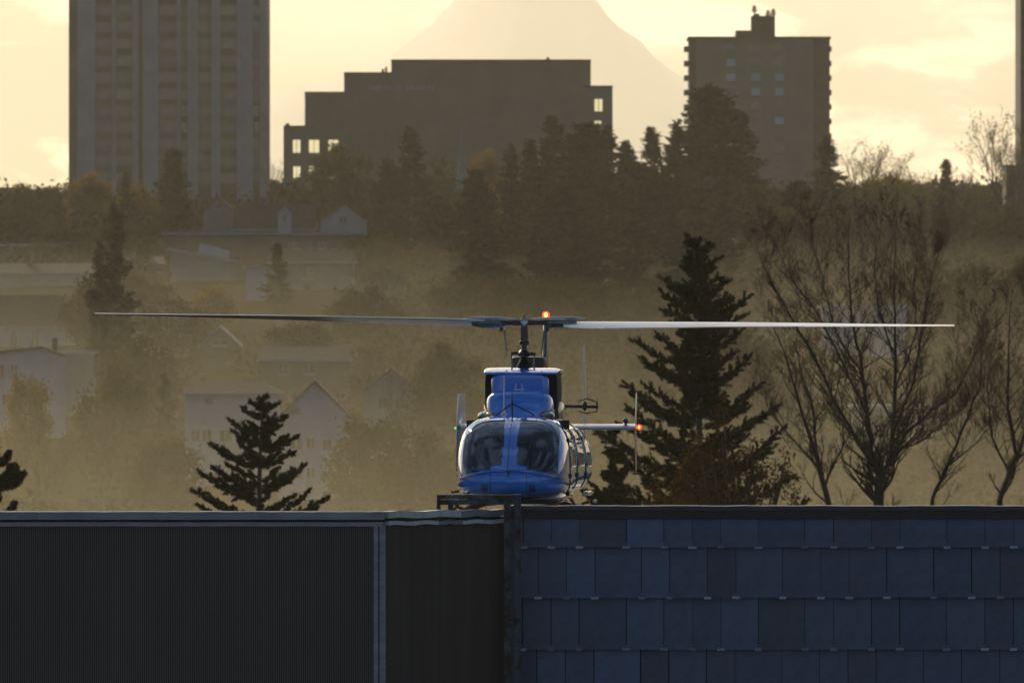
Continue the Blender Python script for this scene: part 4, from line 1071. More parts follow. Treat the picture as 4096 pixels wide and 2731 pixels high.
q = P(555, 640, 1560) - sr.location; MB().box((q.x-.45, -1.2, q.z-2), (q.x+.5, .0, q.z+2.9)).build('chimney', 'brick', sr)
flat_house('white_tower_house', 'narrow tall white house wall beside the brick chimney', 1500, 566, 610, 610, 712, 'whitewall', 8, cat='house')
eave_house('timbered_house', 'grey house with broad eaves and one paned window', 1530, 622, 812, 572, 603, 700, 'greywall', wins=[(693, 719, 614, 641), (640, 652, 616, 640), (700, 712, 655, 676)])
eave_house('terrace_house', 'long dark-roofed terrace at the left under the bare trees', 1560, -60, 236, 604, 626, 668, 'greywall', chim=(56, 70, 592, 640))
eave_house('hip_roofed_house', 'big hip-roofed house with sunlit ridge at the left', 1430, -70, 190, 677, 752, 815, 'whitewall', hip=.42, wins=[(22, 44, 760, 795), (72, 88, 760, 795), (150, 166, 760, 790)], chim=(88, 108, 720, 790))
gable_house('white_house', 'white stucco house with paired windows at the left edge', 1290, -70, 145, 800, 818, 965, 'whitewall', depth=8, over=2, wins=[(-4, 8, 838, 866), (26, 40, 838, 866), (76, 94, 905, 926), (6, 22, 906, 930)], chim=(117, 129, 776, 830), ridge_off=.55)
flat_house('grey_annexe', 'plain grey annexe behind the white stucco house', 1320, 145.5, 214, 806, 940, 'greywall', 8, edge='metalcap', cat='house')
gable_house('bungalow', 'small bungalow with pale bargeboards and a lit attic window', 1380, 462, 548, 752, 792, 830, 'brownwall', 'palero', wins=[(490, 520, 783, 792)], over=8)
eave_house('apartment_house', 'wide pale apartment house with hipped roof behind the small conifer', 1230, 425, 640, 876, 903, 1190, 'whitewall', hip=.45, wins=[(470, 490, 912, 930), (505, 530, 988, 1012), (465, 485, 988, 1012), (560, 580, 1060, 1080), (480, 500, 1085, 1108), (440, 458, 988, 1012), (560, 580, 988, 1012), (600, 620, 920, 940), (600, 620, 1060, 1080)], depth=10)
gable_house('apartment_house', 'gabled apartment wing with stacked balcony posts right of the small conifer', 1215, 640, 806, 878, 960, 1190, 'whitewall', depth=10, wins=[(668, 692, 1005, 1030), (742, 760, 1010, 1030), (668, 692, 1075, 1098), (742, 760, 1080, 1100), (665, 690, 935, 950), (668, 692, 1128, 1148), (742, 760, 1128, 1148), (705, 722, 1005, 1030), (705, 722, 1075, 1098)], over=3)
flat_house('hazy_house', 'faint pale house dimly seen through haze right of the rotor mast', 1420, 1310, 1450, 790, 900, 'whitewall', 9, wins=[(1330, 1345, 812, 836), (1372, 1388, 812, 836)], cat='house')
flat_house('hazy_house', 'faint row of pale windows in haze behind the tail light', 1330, 1360, 1540, 925, 1010, 'greywall', 9, wins=[(1382 + 26*i, 1396 + 26*i, 938, 958) for i in range(4)], cat='house')
eave_house('hazy_house', 'house with pale gutter between tall firs and bare tree', 1640, 1690, 1770, 530, 549, 590, 'brownwall', shine='brightcap')
flat_house('hazy_house', 'white house showing in glimpses behind the big bare tree', 1400, 1890, 2080, 700, 800, 'whitewall', 9, wins=[(1910 + 40*i, 1926 + 40*i, 725, 748) for i in range(4)], cat='house')
flat_house('hazy_house', 'low grey house behind the lower branches of the bare tree', 1250, 1960, 2160, 930, 1060, 'greywall', 9, wins=[(1980 + 42*i, 1996 + 42*i, 955, 978) for i in range(4)], cat='house')

eave_house('slope_house', 'low grey house between the big dark fir and the long roof', 1590, 236, 372, 588, 606, 640, 'greywall', chim=(300, 310, 576, 600))
gable_house('slope_house', 'small brown gabled house right of the timbered one', 1480, 838, 930, 618, 650, 700, 'brownwall', wins=[(874, 890, 652, 668)])
eave_house('slope_house', 'grey house under the yellow bush', 1400, 300, 432, 700, 726, 770, 'greywall', wins=[(330, 346, 735, 755), (380, 396, 735, 755)])
eave_house('slope_house', 'brown low house above the gabled apartment wing', 1320, 600, 800, 796, 826, 880, 'brownwall', wins=[(640, 660, 838, 858), (700, 720, 838, 858)])
gable_house('slope_house', 'pale gabled house half lost in the haze left of the cockpit', 1260, 838, 960, 850, 900, 990, 'greywall', wins=[(870, 888, 915, 938), (910, 928, 915, 938)])
flat_house('slope_house', 'low flat brown house at the far left under the bare trees', 1620, -40, 150, 560, 590, 'brownwall', 9, wins=[(20, 34, 570, 580), (70, 84, 570, 580)], edge='metalcap', cat='house')

# ------------------------------------------------------------------ trees
def frusta(segs, n=5):                             # segs: (p0, p1, r0, r1) -> quads
    A = np.array([s[0] for s in segs], float); B = np.array([s[1] for s in segs], float)
    ra = np.array([s[2] for s in segs])[:, None]; rb = np.array([s[3] for s in segs])[:, None]
    t = B - A; t /= np.linalg.norm(t, axis=1, keepdims=True) + 1e-9
    ref = np.where(np.abs(t[:, 2:3]) < .9, np.array([[0, 0, 1.]]), np.array([[1., 0, 0]]))
    u = np.cross(t, ref); u /= np.linalg.norm(u, axis=1, keepdims=True) + 1e-9; w = np.cross(u, t)
    out = []
    for k in range(n):
        a0, a1 = 2*math.pi*k/n, 2*math.pi*(k+1)/n
        d0 = u*math.cos(a0) + w*math.sin(a0); d1 = u*math.cos(a1) + w*math.sin(a1)
        out.append(np.stack([A + d0*ra, A + d1*ra, B + d1*rb, B + d0*rb], 1))
    return np.concatenate(out, 0)
def blades(C, Dv, ln, wd, rng):                    # leaf blades: centre, direction, half length, half width
    Dv = Dv / (np.linalg.norm(Dv, axis=1, keepdims=True) + 1e-9)
    r = rng.normal(size=C.shape); s = np.cross(Dv, r); s /= np.linalg.norm(s, axis=1, keepdims=True) + 1e-9
    ln = ln[:, None] if hasattr(ln, 'shape') else ln; wd = wd[:, None] if hasattr(wd, 'shape') else wd
    return np.stack([C - Dv*ln - s*wd*.5, C - Dv*ln*.1 + s*wd, C + Dv*ln, C - Dv*ln*.1 - s*wd], 1)

def conifer(seed, h, rad, n_br=120, per=90, leaf=.28, start=.08, taper=.85, up=.35, droop=.22, rag=.5, sub=7, top_bare=0.0, prof=None):
    rng = np.random.default_rng(seed); segs = []; LV = []
    lean = rng.normal(0, .012, 2)*h
    axis = lambda t: np.array([lean[0]*t*t, lean[1]*t*t, h*t])
    for i in range(10):
        segs.append((axis(i/10), axis((i+1)/10), .018*h*(1-i/10)+.02, .018*h*(1-(i+1)/10)+.02))
    nw = max(8, int(n_br/5)); wl_ = rng.uniform(1-rag, 1.08, nw)
    for b in range(n_br):
        w = rng.integers(nw); t = start + (1-start)*((w + rng.uniform(.1, .9))/nw)
        pr_ = np.interp(t, *prof) if prof else (1-t)**taper*(1-.25*max(0, (.22-t)/.22)) + .025
        L_ = rad*pr_*wl_[w]*rng.uniform(.6, 1.1)
        az = rng.uniform(0, 2*math.pi); d = np.array([math.cos(az), math.sin(az), 0]); base = axis(t)
        up_ = up*rng.uniform(.4, 1.5)*(.6 + .8*t); dr = droop*rng.uniform(.5, 1.4)*(1-.7*t)
        f = lambda s: base + d*L_*s + np.array([0, 0, L_*(-dr*s*1.6 + up_*s**2.2 + .35*t*s)])
        pts = [f(s) for s in (0, .35, .7, 1)]
        for i in range(3): segs.append((pts[i], pts[i+1], .016*L_*(1-.3*i)+.012, .016*L_*(.7-.3*i)+.010))
        for j in range(sub + 1):
            s0_ = .22 + .78*j/sub if sub else 1
            p0 = f(s0_); side = (-1)**j; perp = np.array([-d[1], d[0], 0])*side
            tip_ = (j == sub)
            sd = d*.75 + perp*(0 if tip_ else .9) + np.array([0, 0, rng.uniform(-.25, .45)]); sd /= np.linalg.norm(sd)
            sl = L_*(.38*(1-s0_) + .14)*rng.uniform(.7, 1.25)
            n_ = max(3, int(per*(sl/rad+.03)*rng.uniform(.7, 1.3)))
            ss = rng.uniform(0, 1, n_); C = p0 + sd*sl*ss[:, None] + rng.normal(0, leaf*.55, (n_, 3))*np.array([1, 1, .8])
            Dv = sd*.8 + rng.normal(0, .55, (n_, 3)) + np.array([0, 0, .15])
            LV.append(blades(C, Dv, leaf*rng.uniform(.6, 1.2, n_), leaf*.34*rng.uniform(.6, 1.3, n_), rng))
    n_ = 40; C = axis(1.0) + np.c_[rng.normal(0, leaf*.4, (n_, 2)), rng.uniform(-.06*h, .02*h, n_)]
    LV.append(blades(C, np.array([[0, 0, 1.]])+rng.normal(0, .5, (n_, 3)), leaf*.8*np.ones(n_), leaf*.3*np.ones(n_), rng))
    return frusta(segs), np.concatenate(LV, 0)

def bushy(seed, h, w, n_cl=60, per=60, leaf=.35, stem=.35, spread=.13, bare=False):
    rng = np.random.default_rng(seed); segs = []; LV = []
    tp = np.array([0, 0, h*stem]); segs.append((np.zeros(3), tp, .02*h, .014*h))
    for i in range(n_cl):
        v = rng.normal(size=3); v /= np.linalg.norm(v); r = rng.uniform(.35, 1)**.6
        c_ = np.array([v[0]*w*.5*r, v[1]*w*.5*r, h*(stem*.8+1)/2 + v[2]*h*(1-stem*.8)/2*r])
        mid = tp*.6 + c_*.4 + np.array([0, 0, -.04*h]); segs.append((tp, mid, .007*h, .005*h)); segs.append((mid, c_, .005*h, .002*h))
        if bare:
            for _ in range(6):
                e_ = c_ + (v + np.array([0, 0, .8]))*h*.08*rng.uniform(.5, 1.5) + rng.normal(0, .03*h, 3); segs.append((c_, e_, .0022*h, .001*h))
        C = c_ + rng.normal(0, spread, (per, 3))*np.array([w*.8, w*.8, h*.6])
        LV.append(blades(C, rng.normal(size=(per, 3)), leaf*rng.uniform(.5, 1.2, per), leaf*.5*rng.uniform(.5, 1.2, per), rng))
    return frusta(segs, 4), np.concatenate(LV, 0)

def grow(p, d, L_, r, depth, rng, segs, tips, up=.25, wig=.16, kids=(3, 5), ang=.55):
    n = 5 if depth > 0 else 3; pts = [np.array(p, float)]; dd = np.array(d, float)
    for i in range(n):
        dd = dd + rng.normal(0, wig, 3) + np.array([0, 0, up*.35]); dd /= np.linalg.norm(dd)
        pts.append(pts[-1] + dd*L_/n)
    for i in range(n): segs.append((pts[i], pts[i+1], r*(1-.75*i/n), r*(1-.75*(i+1)/n)))
    tips.append((pts[-1], dd))
    if depth > 0:
        for k in range(rng.integers(*kids)):
            s = rng.uniform(.2, .97); i = min(n-1, int(s*n)); q = pts[i] + (pts[i+1]-pts[i])*(s*n-i)
            v = rng.normal(size=3); v -= dd*v.dot(dd); v /= np.linalg.norm(v)+1e-9
            nd = dd*math.cos(ang) + v*math.sin(ang)*rng.uniform(.7, 1.3)
            grow(q, nd, L_*rng.uniform(.45, .75)*(1-.35*s), r*(.62-.3*s), depth-1, rng, segs, tips, up, wig, kids, ang)
def bare_tree_mesh(seed, h, depth=4, lean=0, up=.3, r=.02, kids=(3, 6)):
    rng = np.random.default_rng(seed); segs, tips = [], []
    p0, p1 = np.zeros(3), np.array([lean*.1, 0, h*.22]); segs.append((p0, p1, r*h, r*h*.85))
    for k in range(6):
        az = 2*math.pi*k/6 + rng.uniform(-.4, .4); sp_ = rng.uniform(.15, .75)
        grow(p1 - np.array([0, 0, h*.06*rng.uniform(0, 1)]), (math.cos(az)*sp_, math.sin(az)*sp_, 1), h*rng.uniform(.5, .68), r*h*.5, depth-1, rng, segs, tips, up, .13, kids, .5)
    return segs, tips, rng
def buds(tips, rng, per, leaf, spread):
    T = np.repeat(np.array([t[0] for t in tips]), per, 0); Dv = np.repeat(np.array([t[1] for t in tips]), per, 0)
    C = T - Dv*rng.uniform(0, spread, (len(T), 1)) + rng.normal(0, spread*.12, T.shape)
    return blades(C, Dv + rng.normal(0, .4, T.shape), leaf*rng.uniform(.5, 1.2, len(T)), leaf*.35*np.ones(len(T)), rng)

_proto = {}
def proto(key, fn):
    if key not in _proto:
        a, b = fn(); _proto[key] = (quads(key + '_trunk', a, None), quads(key + '_crown', b, None))
    return _proto[key]
def plant(name, key, fn, px, pyt, d, wpx, hm, wm, label, cat, group=None, lm='fir', bm='bark2', ybase=None, rz=None, bury=0.0):
    """tree whose top is at (px,pyt); width wpx reference pixels; hm, wm: prototype height and width"""
    tr_, cr_ = proto(key, fn)
    top_ = P(px, pyt, d); zg = gz(top_.x, d) - bury
    if ybase is not None: zg = min(zg, zpy(ybase, d))
    root = empty(name, (top_.x, d, zg), label, cat, group, rz if rz is not None else random.Random(int(px*7+pyt)).uniform(0, 6.28))
    h = top_.z - zg; root.scale = (wpx*K(d)/wm, wpx*K(d)/wm, h/hm)
    for nm, me, m_ in (('trunk', tr_, bm), ('crown', cr_, lm)):
        ok = me.name + '_' + m_
        if ok not in _proto:
            c_ = me.copy(); c_.materials.append(M[m_]); _proto[ok] = c_
        o = bpy.data.objects.new(nm, _proto[ok]); COL.objects.link(o); o.parent = root
    return root
def far_con(k): return lambda: conifer(20+k, 24, 5.0, 110, 60, .55, .06, .8, .35, .25, .5, 5)
def far_dense(k): return lambda: conifer(40+k, 24, 5.0, 150, 90, .6, .04, .55, .3, .2, .35, 5)
def far_bush(k): return lambda: bushy(60+k, 12, 12, 90, 70, .40, .10, .085)
def far_bare(k):
    def fn():
        s, t, rng = bare_tree_mesh(80+k, 18, 4, 0, .35, .016, (3, 6)); return frusta(s, 3), buds(t, rng, 2, .20, .9)
    return fn
FIRS = 'firs on the slope behind'
def fir(px, pyt, d, w, label, k=0, dense=False, group=None, lm='fir', yb=None):
    return plant('fir_tree', ('fardense%d' if dense else 'farfir%d') % k, (far_dense if dense else far_con)(k), px, pyt, d, w, 24, 10.0, label, 'tree', group, lm, ybase=yb)
def bush(px, pyt, d, w, label, lm='gold', k=0, group=None, yb=None, name='leafy_tree'):
    return plant(name, 'farbush%d' % k, far_bush(k), px, pyt, d, w, 12, 12.0, label, 'tree', group, lm, ybase=yb)
def bare(px, pyt, d, w, label, k=0, group=None, lm='brownl', yb=None):
    return plant('bare_tree', 'farbare%d' % k, far_bare(k), px, pyt, d, w, 18, 13.0, label, 'tree', group, lm, ybase=yb)

# skyline firs and the dark stand in the middle
fir(288, 398, 1720, 88, 'narrow fir in front of the ribbed tower, left of the rounded one', 0)
fir(400, 346, 1740, 118, 'broad round-topped fir in front of the ribbed tower', 0, True)
fir(268, 478, 1350, 170, 'big dark fir left of the long flat roof', 1, lm='fir')
fir(228, 560, 1330, 130, 'shorter fir leaning into the big dark fir on its left', 2, lm='fir')
fir(948, 298, 1760, 190, 'tall fir in front of the dark office block', 1)
fir(890, 372, 1740, 120, 'lower fir left of the tall one before the office block', 2, True)
fir(1165, 338, 1650, 170, 'slim fir at the left of the dark stand', 2)
fir(1214, 326, 1640, 180, 'second fir from the left in the dark stand', 0)
fir(1270, 276, 1650, 230, 'highest fir in the left half of the dark stand', 1)
fir(1345, 288, 1630, 240, 'dense fir in front of the right corner of the office block', 1, True)
fir(1405, 296, 1600, 190, 'ragged fir against the sky right of the office block', 2)
fir(1432, 330, 1580, 190, 'small-topped fir letting sky through beside the ragged one', 0)
fir(1502, 300, 1640, 180, 'pointed fir in the sky gap between office block and tan tower', 1)
fir(1560, 284, 1610, 200, 'fir touching the left edge of the tan tower', 2)
fir(1636, 205, 1660, 300, 'wide spreading cedar in front of the tan tower', 0, True)
fir(1705, 262, 1680, 240, 'lower right shoulder tree of the spreading cedar', 1)
fir(1906, 318, 1700, 190, 'fir at the right foot of the tan tower', 2)
fir(2176, 369, 1750, 110, 'lone small pointed fir on the right skyline', 0)
fir(1090, 396, 1500, 170, 'fir with low spreading boughs left of the dark stand', 2, True)
fir(1180, 440, 1480, 200, 'near fir filling the lower left of the dark stand', 0)
fir(1290, 430, 1470, 230, 'near fir filling the middle of the dark stand', 1, True)
fir(1400, 420, 1480, 220, 'near fir below the ragged one in the dark stand', 2)
fir(1500, 410, 1490, 230, 'near fir at the right of the dark stand', 0, True)
fir(1600, 440, 1500, 220, 'fir below the spreading cedar', 1)
for i, (px_, py_, d_, w_) in enumerate([(1120, 520, 1420, 210), (1230, 530, 1410, 220), (1340, 520, 1400, 230), (1450, 510, 1410, 230), (1560, 530, 1420, 220), (1660, 470, 1470, 220), (1460, 370, 1560, 200), (1540, 370, 1550, 220), (1240, 390, 1560, 200), (1330, 380, 1550, 220), (1010, 470, 1560, 180), (1740, 430, 1560, 210), (1840, 420, 1620, 190)]):
    fir(px_, py_, d_, w_, 'dark fir deep inside the stand, %s' % ['lowest at its left edge', 'low, second from the left', 'low, in the middle', 'low, right of the middle', 'low, at its right edge', 'right of the low ones', 'between the ragged and the pointed fir', 'under the fir touching the tan tower', 'under the second and highest firs', 'under the dense fir', 'apart on its left side', 'below the spreading cedar on the right', 'apart below the foot of the tan tower'][i], i % 3, i % 2 == 0)
# deciduous colour on the skyline and among the houses
bush(200, 404, 1760, 120, 'golden round tree at the foot of the ribbed tower', 'gold', 0)
bush(318, 424, 1780, 90, 'small golden tree between the two tower firs', 'gold', 1)
bush(48, 424, 1800, 70, 'small clipped tree against bright sky at the far left', 'olive', 1)
bush(130, 425, 1790, 60, 'small tree against bright sky beside the tower', 'olive', 2)
bare(632, 365, 1900, 60, 'wispy bare tree in the sky gap beside the ribbed tower', 0, lm='gold')
bush(780, 340, 1880, 150, 'tawny tree before the lit windows of the office block', 'olive', 0)
bush(1010, 372, 1800, 90, 'rust-coloured tree right of the tall fir', 'brownl', 1)
bush(1080, 438, 1640, 90, 'tawny bush under the church spire', 'brownl', 2)
bush(1125, 348, 1780, 100, 'yellowish tree left of the slim fir', 'gold', 2)
bush(490, 660, 1440, 110, 'bright yellow bush left of the white house wall', 'gold', 1)
bush(735, 590, 1600, 110, 'olive tree behind the eaves of the timbered house', 'olive', 0)
bush(860, 540, 1560, 170, 'brown tree at the right end of the long flat roof', 'brownl', 2)
bush(60, 862, 1240, 110, 'thin golden shrub before the white stucco house', 'gold', 2)
bare(1990, 322, 1800, 200, 'bare birch on the skyline right of the tan tower', 1, lm='gold')
bare(2062, 352, 1780, 230, 'spreading bare tree on the right skyline', 2, lm='gold')
bare(2120, 405, 1750, 200, 'low bare tree left of the lone small fir', 0, lm='gold')
bare(2298, 255, 1700, 230, 'tall wispy poplar beside the right edge building', 1, lm='gold')
bare(2245, 395, 1720, 190, 'twiggy tree at the foot of the wispy poplar', 2, lm='gold')
bush(1950, 420, 1740, 150, 'olive tree mass under the skyline birch', 'olive', 1)
bare(2345, 300, 1690, 170, 'second wispy poplar cut by the right edge', 0, lm='gold')
bush(2030, 400, 1760, 130, 'golden round tree on the right skyline', 'gold', 2)
# hillside trees that run together in the haze
HT = 'hazy trees on the slope'
rng = random.Random(21)
spots = [(40, 470, 1700, 150), (110, 480, 1690, 140), (60, 540, 1600, 150), (150, 520, 1620, 150), (215, 640, 1400, 150), (330, 640, 1450, 160), (400, 690, 1400, 180), (330, 560, 1580, 120),
         (640, 560, 1480, 140), (900, 600, 1480, 200), (1000, 560, 1530, 180), (840, 660, 1400, 170), (960, 700, 1380, 190), (1080, 640, 1400, 190), (1200, 640, 1380, 190), (1320, 640, 1380, 200), (1440, 640, 1380, 190), (1560, 640, 1400, 180), (1660, 560, 1500, 190), (1760, 500, 1560, 190),
         (330, 780, 1300, 170), (260, 850, 1240, 170), (390, 860, 1250, 130), (600, 770, 1330, 160), (700, 740, 1350, 180), (840, 790, 1280, 190), (930, 860, 1220, 190), (1040, 800, 1260, 190), (1130, 880, 1220, 180),
         (1850, 470, 1600, 200), (1960, 490, 1580, 200), (2080, 480, 1590, 200), (2200, 490, 1580, 200), (2310, 480, 1600, 180), (1850, 600, 1420, 210), (1980, 610, 1400, 200), (2120, 600, 1410, 210), (2250, 610, 1400, 210), (2350, 600, 1410, 150),
         (1700, 760, 1260, 200), (1800, 840, 1220, 200), (2120, 800, 1240, 210), (2260, 800, 1230, 210), (1560, 860, 1220, 190), (1480, 760, 1280, 170), (250, 980, 1160, 200), (120, 1000, 1150, 180), (380, 1010, 1150, 170), (850, 960, 1180, 200), (960, 1000, 1150, 210)]
for i, (px_, py_, d_, w_) in enumerate(spots):
    kind_ = rng.choice(('bush', 'bush', 'bare', 'bare', 'fir') if px_ < 1650 else ('bush', 'bare', 'bare'))
    px_ += rng.uniform(-15, 15)
    zx_ = 'far left slope' if px_ < 290 else 'slope below the long flat roof' if px_ < 790 else 'slope left of the rotor mast' if px_ < 1190 else 'slope behind the right rotor blade root' if px_ < 1660 else 'right slope behind the bare trees'
    zy_ = 'upper' if py_ < 570 else 'middle' if py_ < 760 else 'lower'
    zone = '%s %s' % (zy_, zx_)
    if kind_ == 'bush': bush(px_, py_, d_, w_, 'rounded brownish tree in haze, %s' % zone, rng.choice(('brownl', 'olive', 'brownl')), rng.randrange(3), HT + ', rounded')
    elif kind_ == 'bare': bare(px_, py_, d_, w_, 'leafless tree in haze, %s' % zone, rng.randrange(3), HT + ', leafless', 'brownl')
    else: fir(px_, py_, d_, w_*.8, 'dim fir in haze, %s' % zone, rng.randrange(3), False, HT + ', firs')

# undergrowth over the slope: a mass of small shrubs
def undergrowth():
    rng = np.random.default_rng(77); LV = []
    for i in range(6500):
        y = rng.uniform(1130, 2250); x = rng.uniform(-.055, .055)*y; z = gz(x, y); r = rng.uniform(.8, 2.6); n = 26
        q = 1176 + x/K(y)
        if (360 < q < 850 and 1380 < y < 1800) or (q < 225 and 1180 < y < 1570) or (415 < q < 820 and 1120 < y < 1240) or (1880 < q < 2100 and 1340 < y < 1410) or (450 < q < 560 and 1300 < y < 1385): continue
        C = np.array([x, y, z]) + rng.normal(0, .5, (n, 3))*np.array([r*1.3, r*1.3, r*.8]) + np.array([0, 0, r*.6])
        LV.append(blades(C, rng.normal(size=(n, 3)), .55*rng.uniform(.5, 1.2, n), .34*rng.uniform(.5, 1.2, n), rng))
    o = quads('undergrowth', np.concatenate(LV, 0), 'shrub'); tag(o, kind='stuff')
undergrowth()
# near trees
def near_conifer(label, seed, px, pyt, d, wpx, h_extra, prof, n_br, per, lm='fir2', leaf=.08, sub=9, up=.4, rag=.55):
    top_ = P(px, pyt, d); zg = gz(top_.x, d); h = top_.z - zg; rad = wpx*K(d)/2
    a, b = conifer(seed, h, rad, n_br, int(per*2.1), leaf, .10, .9, up, .12, rag, sub, prof=prof)
    root = empty('fir_tree', (top_.x, d, zg), label, 'tree')
    quads('trunk', a, 'bark2', root); quads('crown', b, lm, root); return root
def bough_fir(label, seed, d, trunk, tips_px, rise=.42, leaf=.075, tuft=11, core=1.0, lm='fir2'):
    """fir built bough by bough: trunk and bough tips given in reference pixels at distance d"""
    rng = np.random.default_rng(seed); k = K(d); b0 = P(trunk[0][0], trunk[0][1], d); zg = gz(b0.x, d)
    root = empty('fir_tree', (b0.x, d, zg), label, 'tree'); O = np.array([b0.x, d, zg]); segs, LV = [], []
    T = [np.array(P(x, y, d)) - O for x, y in trunk]; T[0][2] = -.2; n = len(T) - 1
    for i in range(n): segs.append((T[i], T[i+1], (9*(1 - i/n) + 1)*k, (9*(1 - (i+1)/n) + 1)*k))
    tz = np.array([t[2] for t in T]); tx = np.array([t[0] for t in T])
    def add(A, B, L_, th):
        sag = rng.uniform(.05, .14)*L_; f = lambda q: A + (B - A)*q + np.array([0, 0, -sag*math.sin(math.pi*q**.8)])
        for q in range(5): segs.append((f(q/5), f((q+1)/5), (1.7*(1-q/5) + .4)*k, (1.7*(1-(q+1)/5) + .4)*k))
        nb = max(4, int(L_/k/5.0))
        for j in range(nb + 1):
            q = .12 + .88*j/nb; p0 = f(q); dirv = f(min(1.0, q + .05)) - f(q - .05); dirv /= np.linalg.norm(dirv)
            v = rng.normal(size=3); v -= dirv*v.dot(dirv); v /= np.linalg.norm(v); v[2] *= .55
            sd = dirv*rng.uniform(.6, 1.1) + v*(0.15 if j == nb else .9); sd /= np.linalg.norm(sd)
            sl = th*k*rng.uniform(.6, 1.5)*(1.15 - .55*q); m = int(34*(.5 + sl/(th*k)))
            ss = rng.uniform(0, 1, m); C = p0 + sd*sl*ss[:, None] + rng.normal(0, 1.8*k, (m, 3))
            LV.append(blades(C, sd*.9 + rng.normal(0, .45, (m, 3)) + np.array([0, 0, .25]), leaf*rng.uniform(.6, 1.3, m), leaf*.30*rng.uniform(.6, 1.3, m), rng))
    top_py, bot_py = trunk[-1][1], trunk[1][1]
    for px, py in tips_px:
        B = np.array(P(px, py, d)) - O; dx = abs(B[0] - np.interp(B[2], tz, tx))
        za = B[2] - rise*dx*rng.uniform(.8, 1.3); A = np.array([np.interp(za, tz, tx), 0, za]); B[1] = rng.uniform(-.45, .45)*dx
        L_ = np.linalg.norm(B - A); add(A, B, L_, tuft*(.6 + .5*min(1, dx/(90*k))))
    ys = sorted(tips_px, key=lambda t: t[1]); yy = [t[1] for t in ys]
    for i in range(int(70*core)):                       # boughs towards and away from the viewer
        py = rng.uniform(top_py + 8, bot_py); w = np.interp(py, yy, [abs(t[0] - np.interp(t[1], [p[1] for p in trunk[::-1]], [p[0] for p in trunk[::-1]])) for t in ys])
        w = max(8, w)*k*rng.uniform(.45, .85); az = rng.choice([-1, 1])*math.pi/2 + rng.normal(0, .55)
        B0 = np.array(P(trunk[0][0], py, d))[2] - zg; za = B0 - rise*w; A = np.array([np.interp(za, tz, tx), 0, za])
        add(A, A + np.array([math.cos(az)*w, math.sin(az)*w, rise*w]), w*1.1, tuft*.8)
    quads('trunk', frusta(segs, 5), 'bark2', root); quads('crown', np.concatenate(LV, 0), lm, root); return root
Q6 = lambda *a: [(1320.7 + x*.4761, 459.4 + y*.4761) for x, y in a]
bough_fir('large dark fir right of the tail rotor, tallest of the near trees', 7, 380, Q6((610, 2500), (605, 1480), (600, 1000), (598, 600), (590, 380), (565, 175)),
    Q6((545, 175), (590, 200), (652, 220), (525, 325), (690, 285), (560, 280), (640, 330), (430, 385), (470, 420), (732, 400), (430, 455), (735, 470), (690, 380), (440, 535), (500, 500), (822, 480), (812, 560), (760, 540), (480, 600), (300, 690), (400, 650), (790, 640), (720, 650), (330, 770), (380, 800), (840, 760), (760, 745), (250, 890), (350, 900), (760, 830), (880, 900), (260, 1000), (300, 960), (830, 960), (400, 1000), (960, 1010), (110, 1120), (240, 1090), (350, 1130), (880, 1060), (1000, 1110), (170, 1210), (300, 1240), (940, 1200), (820, 1150), (80, 1370), (200, 1350), (350, 1380), (1050, 1330), (900, 1330), (760, 1300), (1110, 1460), (60, 1500), (220, 1500), (980, 1500)), tuft=24, core=2.0)
Q7 = lambda *a: [(373.2 + x*.2967, 717.8 + y*.2967) for x, y in a]
bough_fir('small dark fir in front of the pale apartment house, left of the helicopter', 17, 360, Q7((755, 3600), (755, 1600), (750, 1300), (765, 900), (780, 625)),
    Q7((800, 650), (745, 680), (690, 690), (630, 745), (830, 720), (890, 705), (700, 790), (860, 800), (950, 800), (525, 835), (640, 870), (910, 880), (560, 930), (1030, 970), (960, 960), (600, 1010), (380, 1025), (480, 1060), (1000, 1090), (900, 1080), (640, 1110), (390, 1200), (520, 1180), (1095, 1190), (1000, 1230), (290, 1235), (420, 1290), (560, 1260), (930, 1300), (235, 1375), (350, 1400), (1120, 1390), (1010, 1420), (1270, 1430), (620, 1400), (300, 1500), (480, 1500), (1180, 1520), (900, 1480)), tuft=15, core=.42)
d_ = 355; hh = P(-8, 1035, d_).z - gz(0, d_); tt = lambda py: (zpy(py, d_) - gz(0, d_))/hh
near_conifer('fir tip peeking over the roof at the left edge', 27, -14, 1035, d_, 150, 0, ([0, .9, 1], [1.2, .75, .1]), 60, 380)
near_conifer('dark young fir close to the helicopter, under the red tail light', 37, 1405, 985, 385, 190, 0, ([0, .7, .85, 1], [1.2, .9, .55, .08]), 90, 420)
def near_bush(label, seed, px, pyt, d, wpx, lm, n=110, per=80, leaf=.08):
    top_ = P(px, pyt, d); zg = gz(top_.x, d); h = top_.z - zg; a, b = bushy(seed, h, wpx*K(d), n, per, leaf, .3, .055)
    root = empty('leafy_tree', (top_.x, d, zg), label, 'tree'); quads('trunk', a, 'bark2', root); quads('crown', b, lm, root)
near_bush('rust-brown leafy tree growing into the lower right of the large fir', 51, 1690, 930, 374, 330, 'fir3')
near_bush('low rusty bush at the wall below the large fir', 52, 1560, 1080, 372, 260, 'fir3', 90)

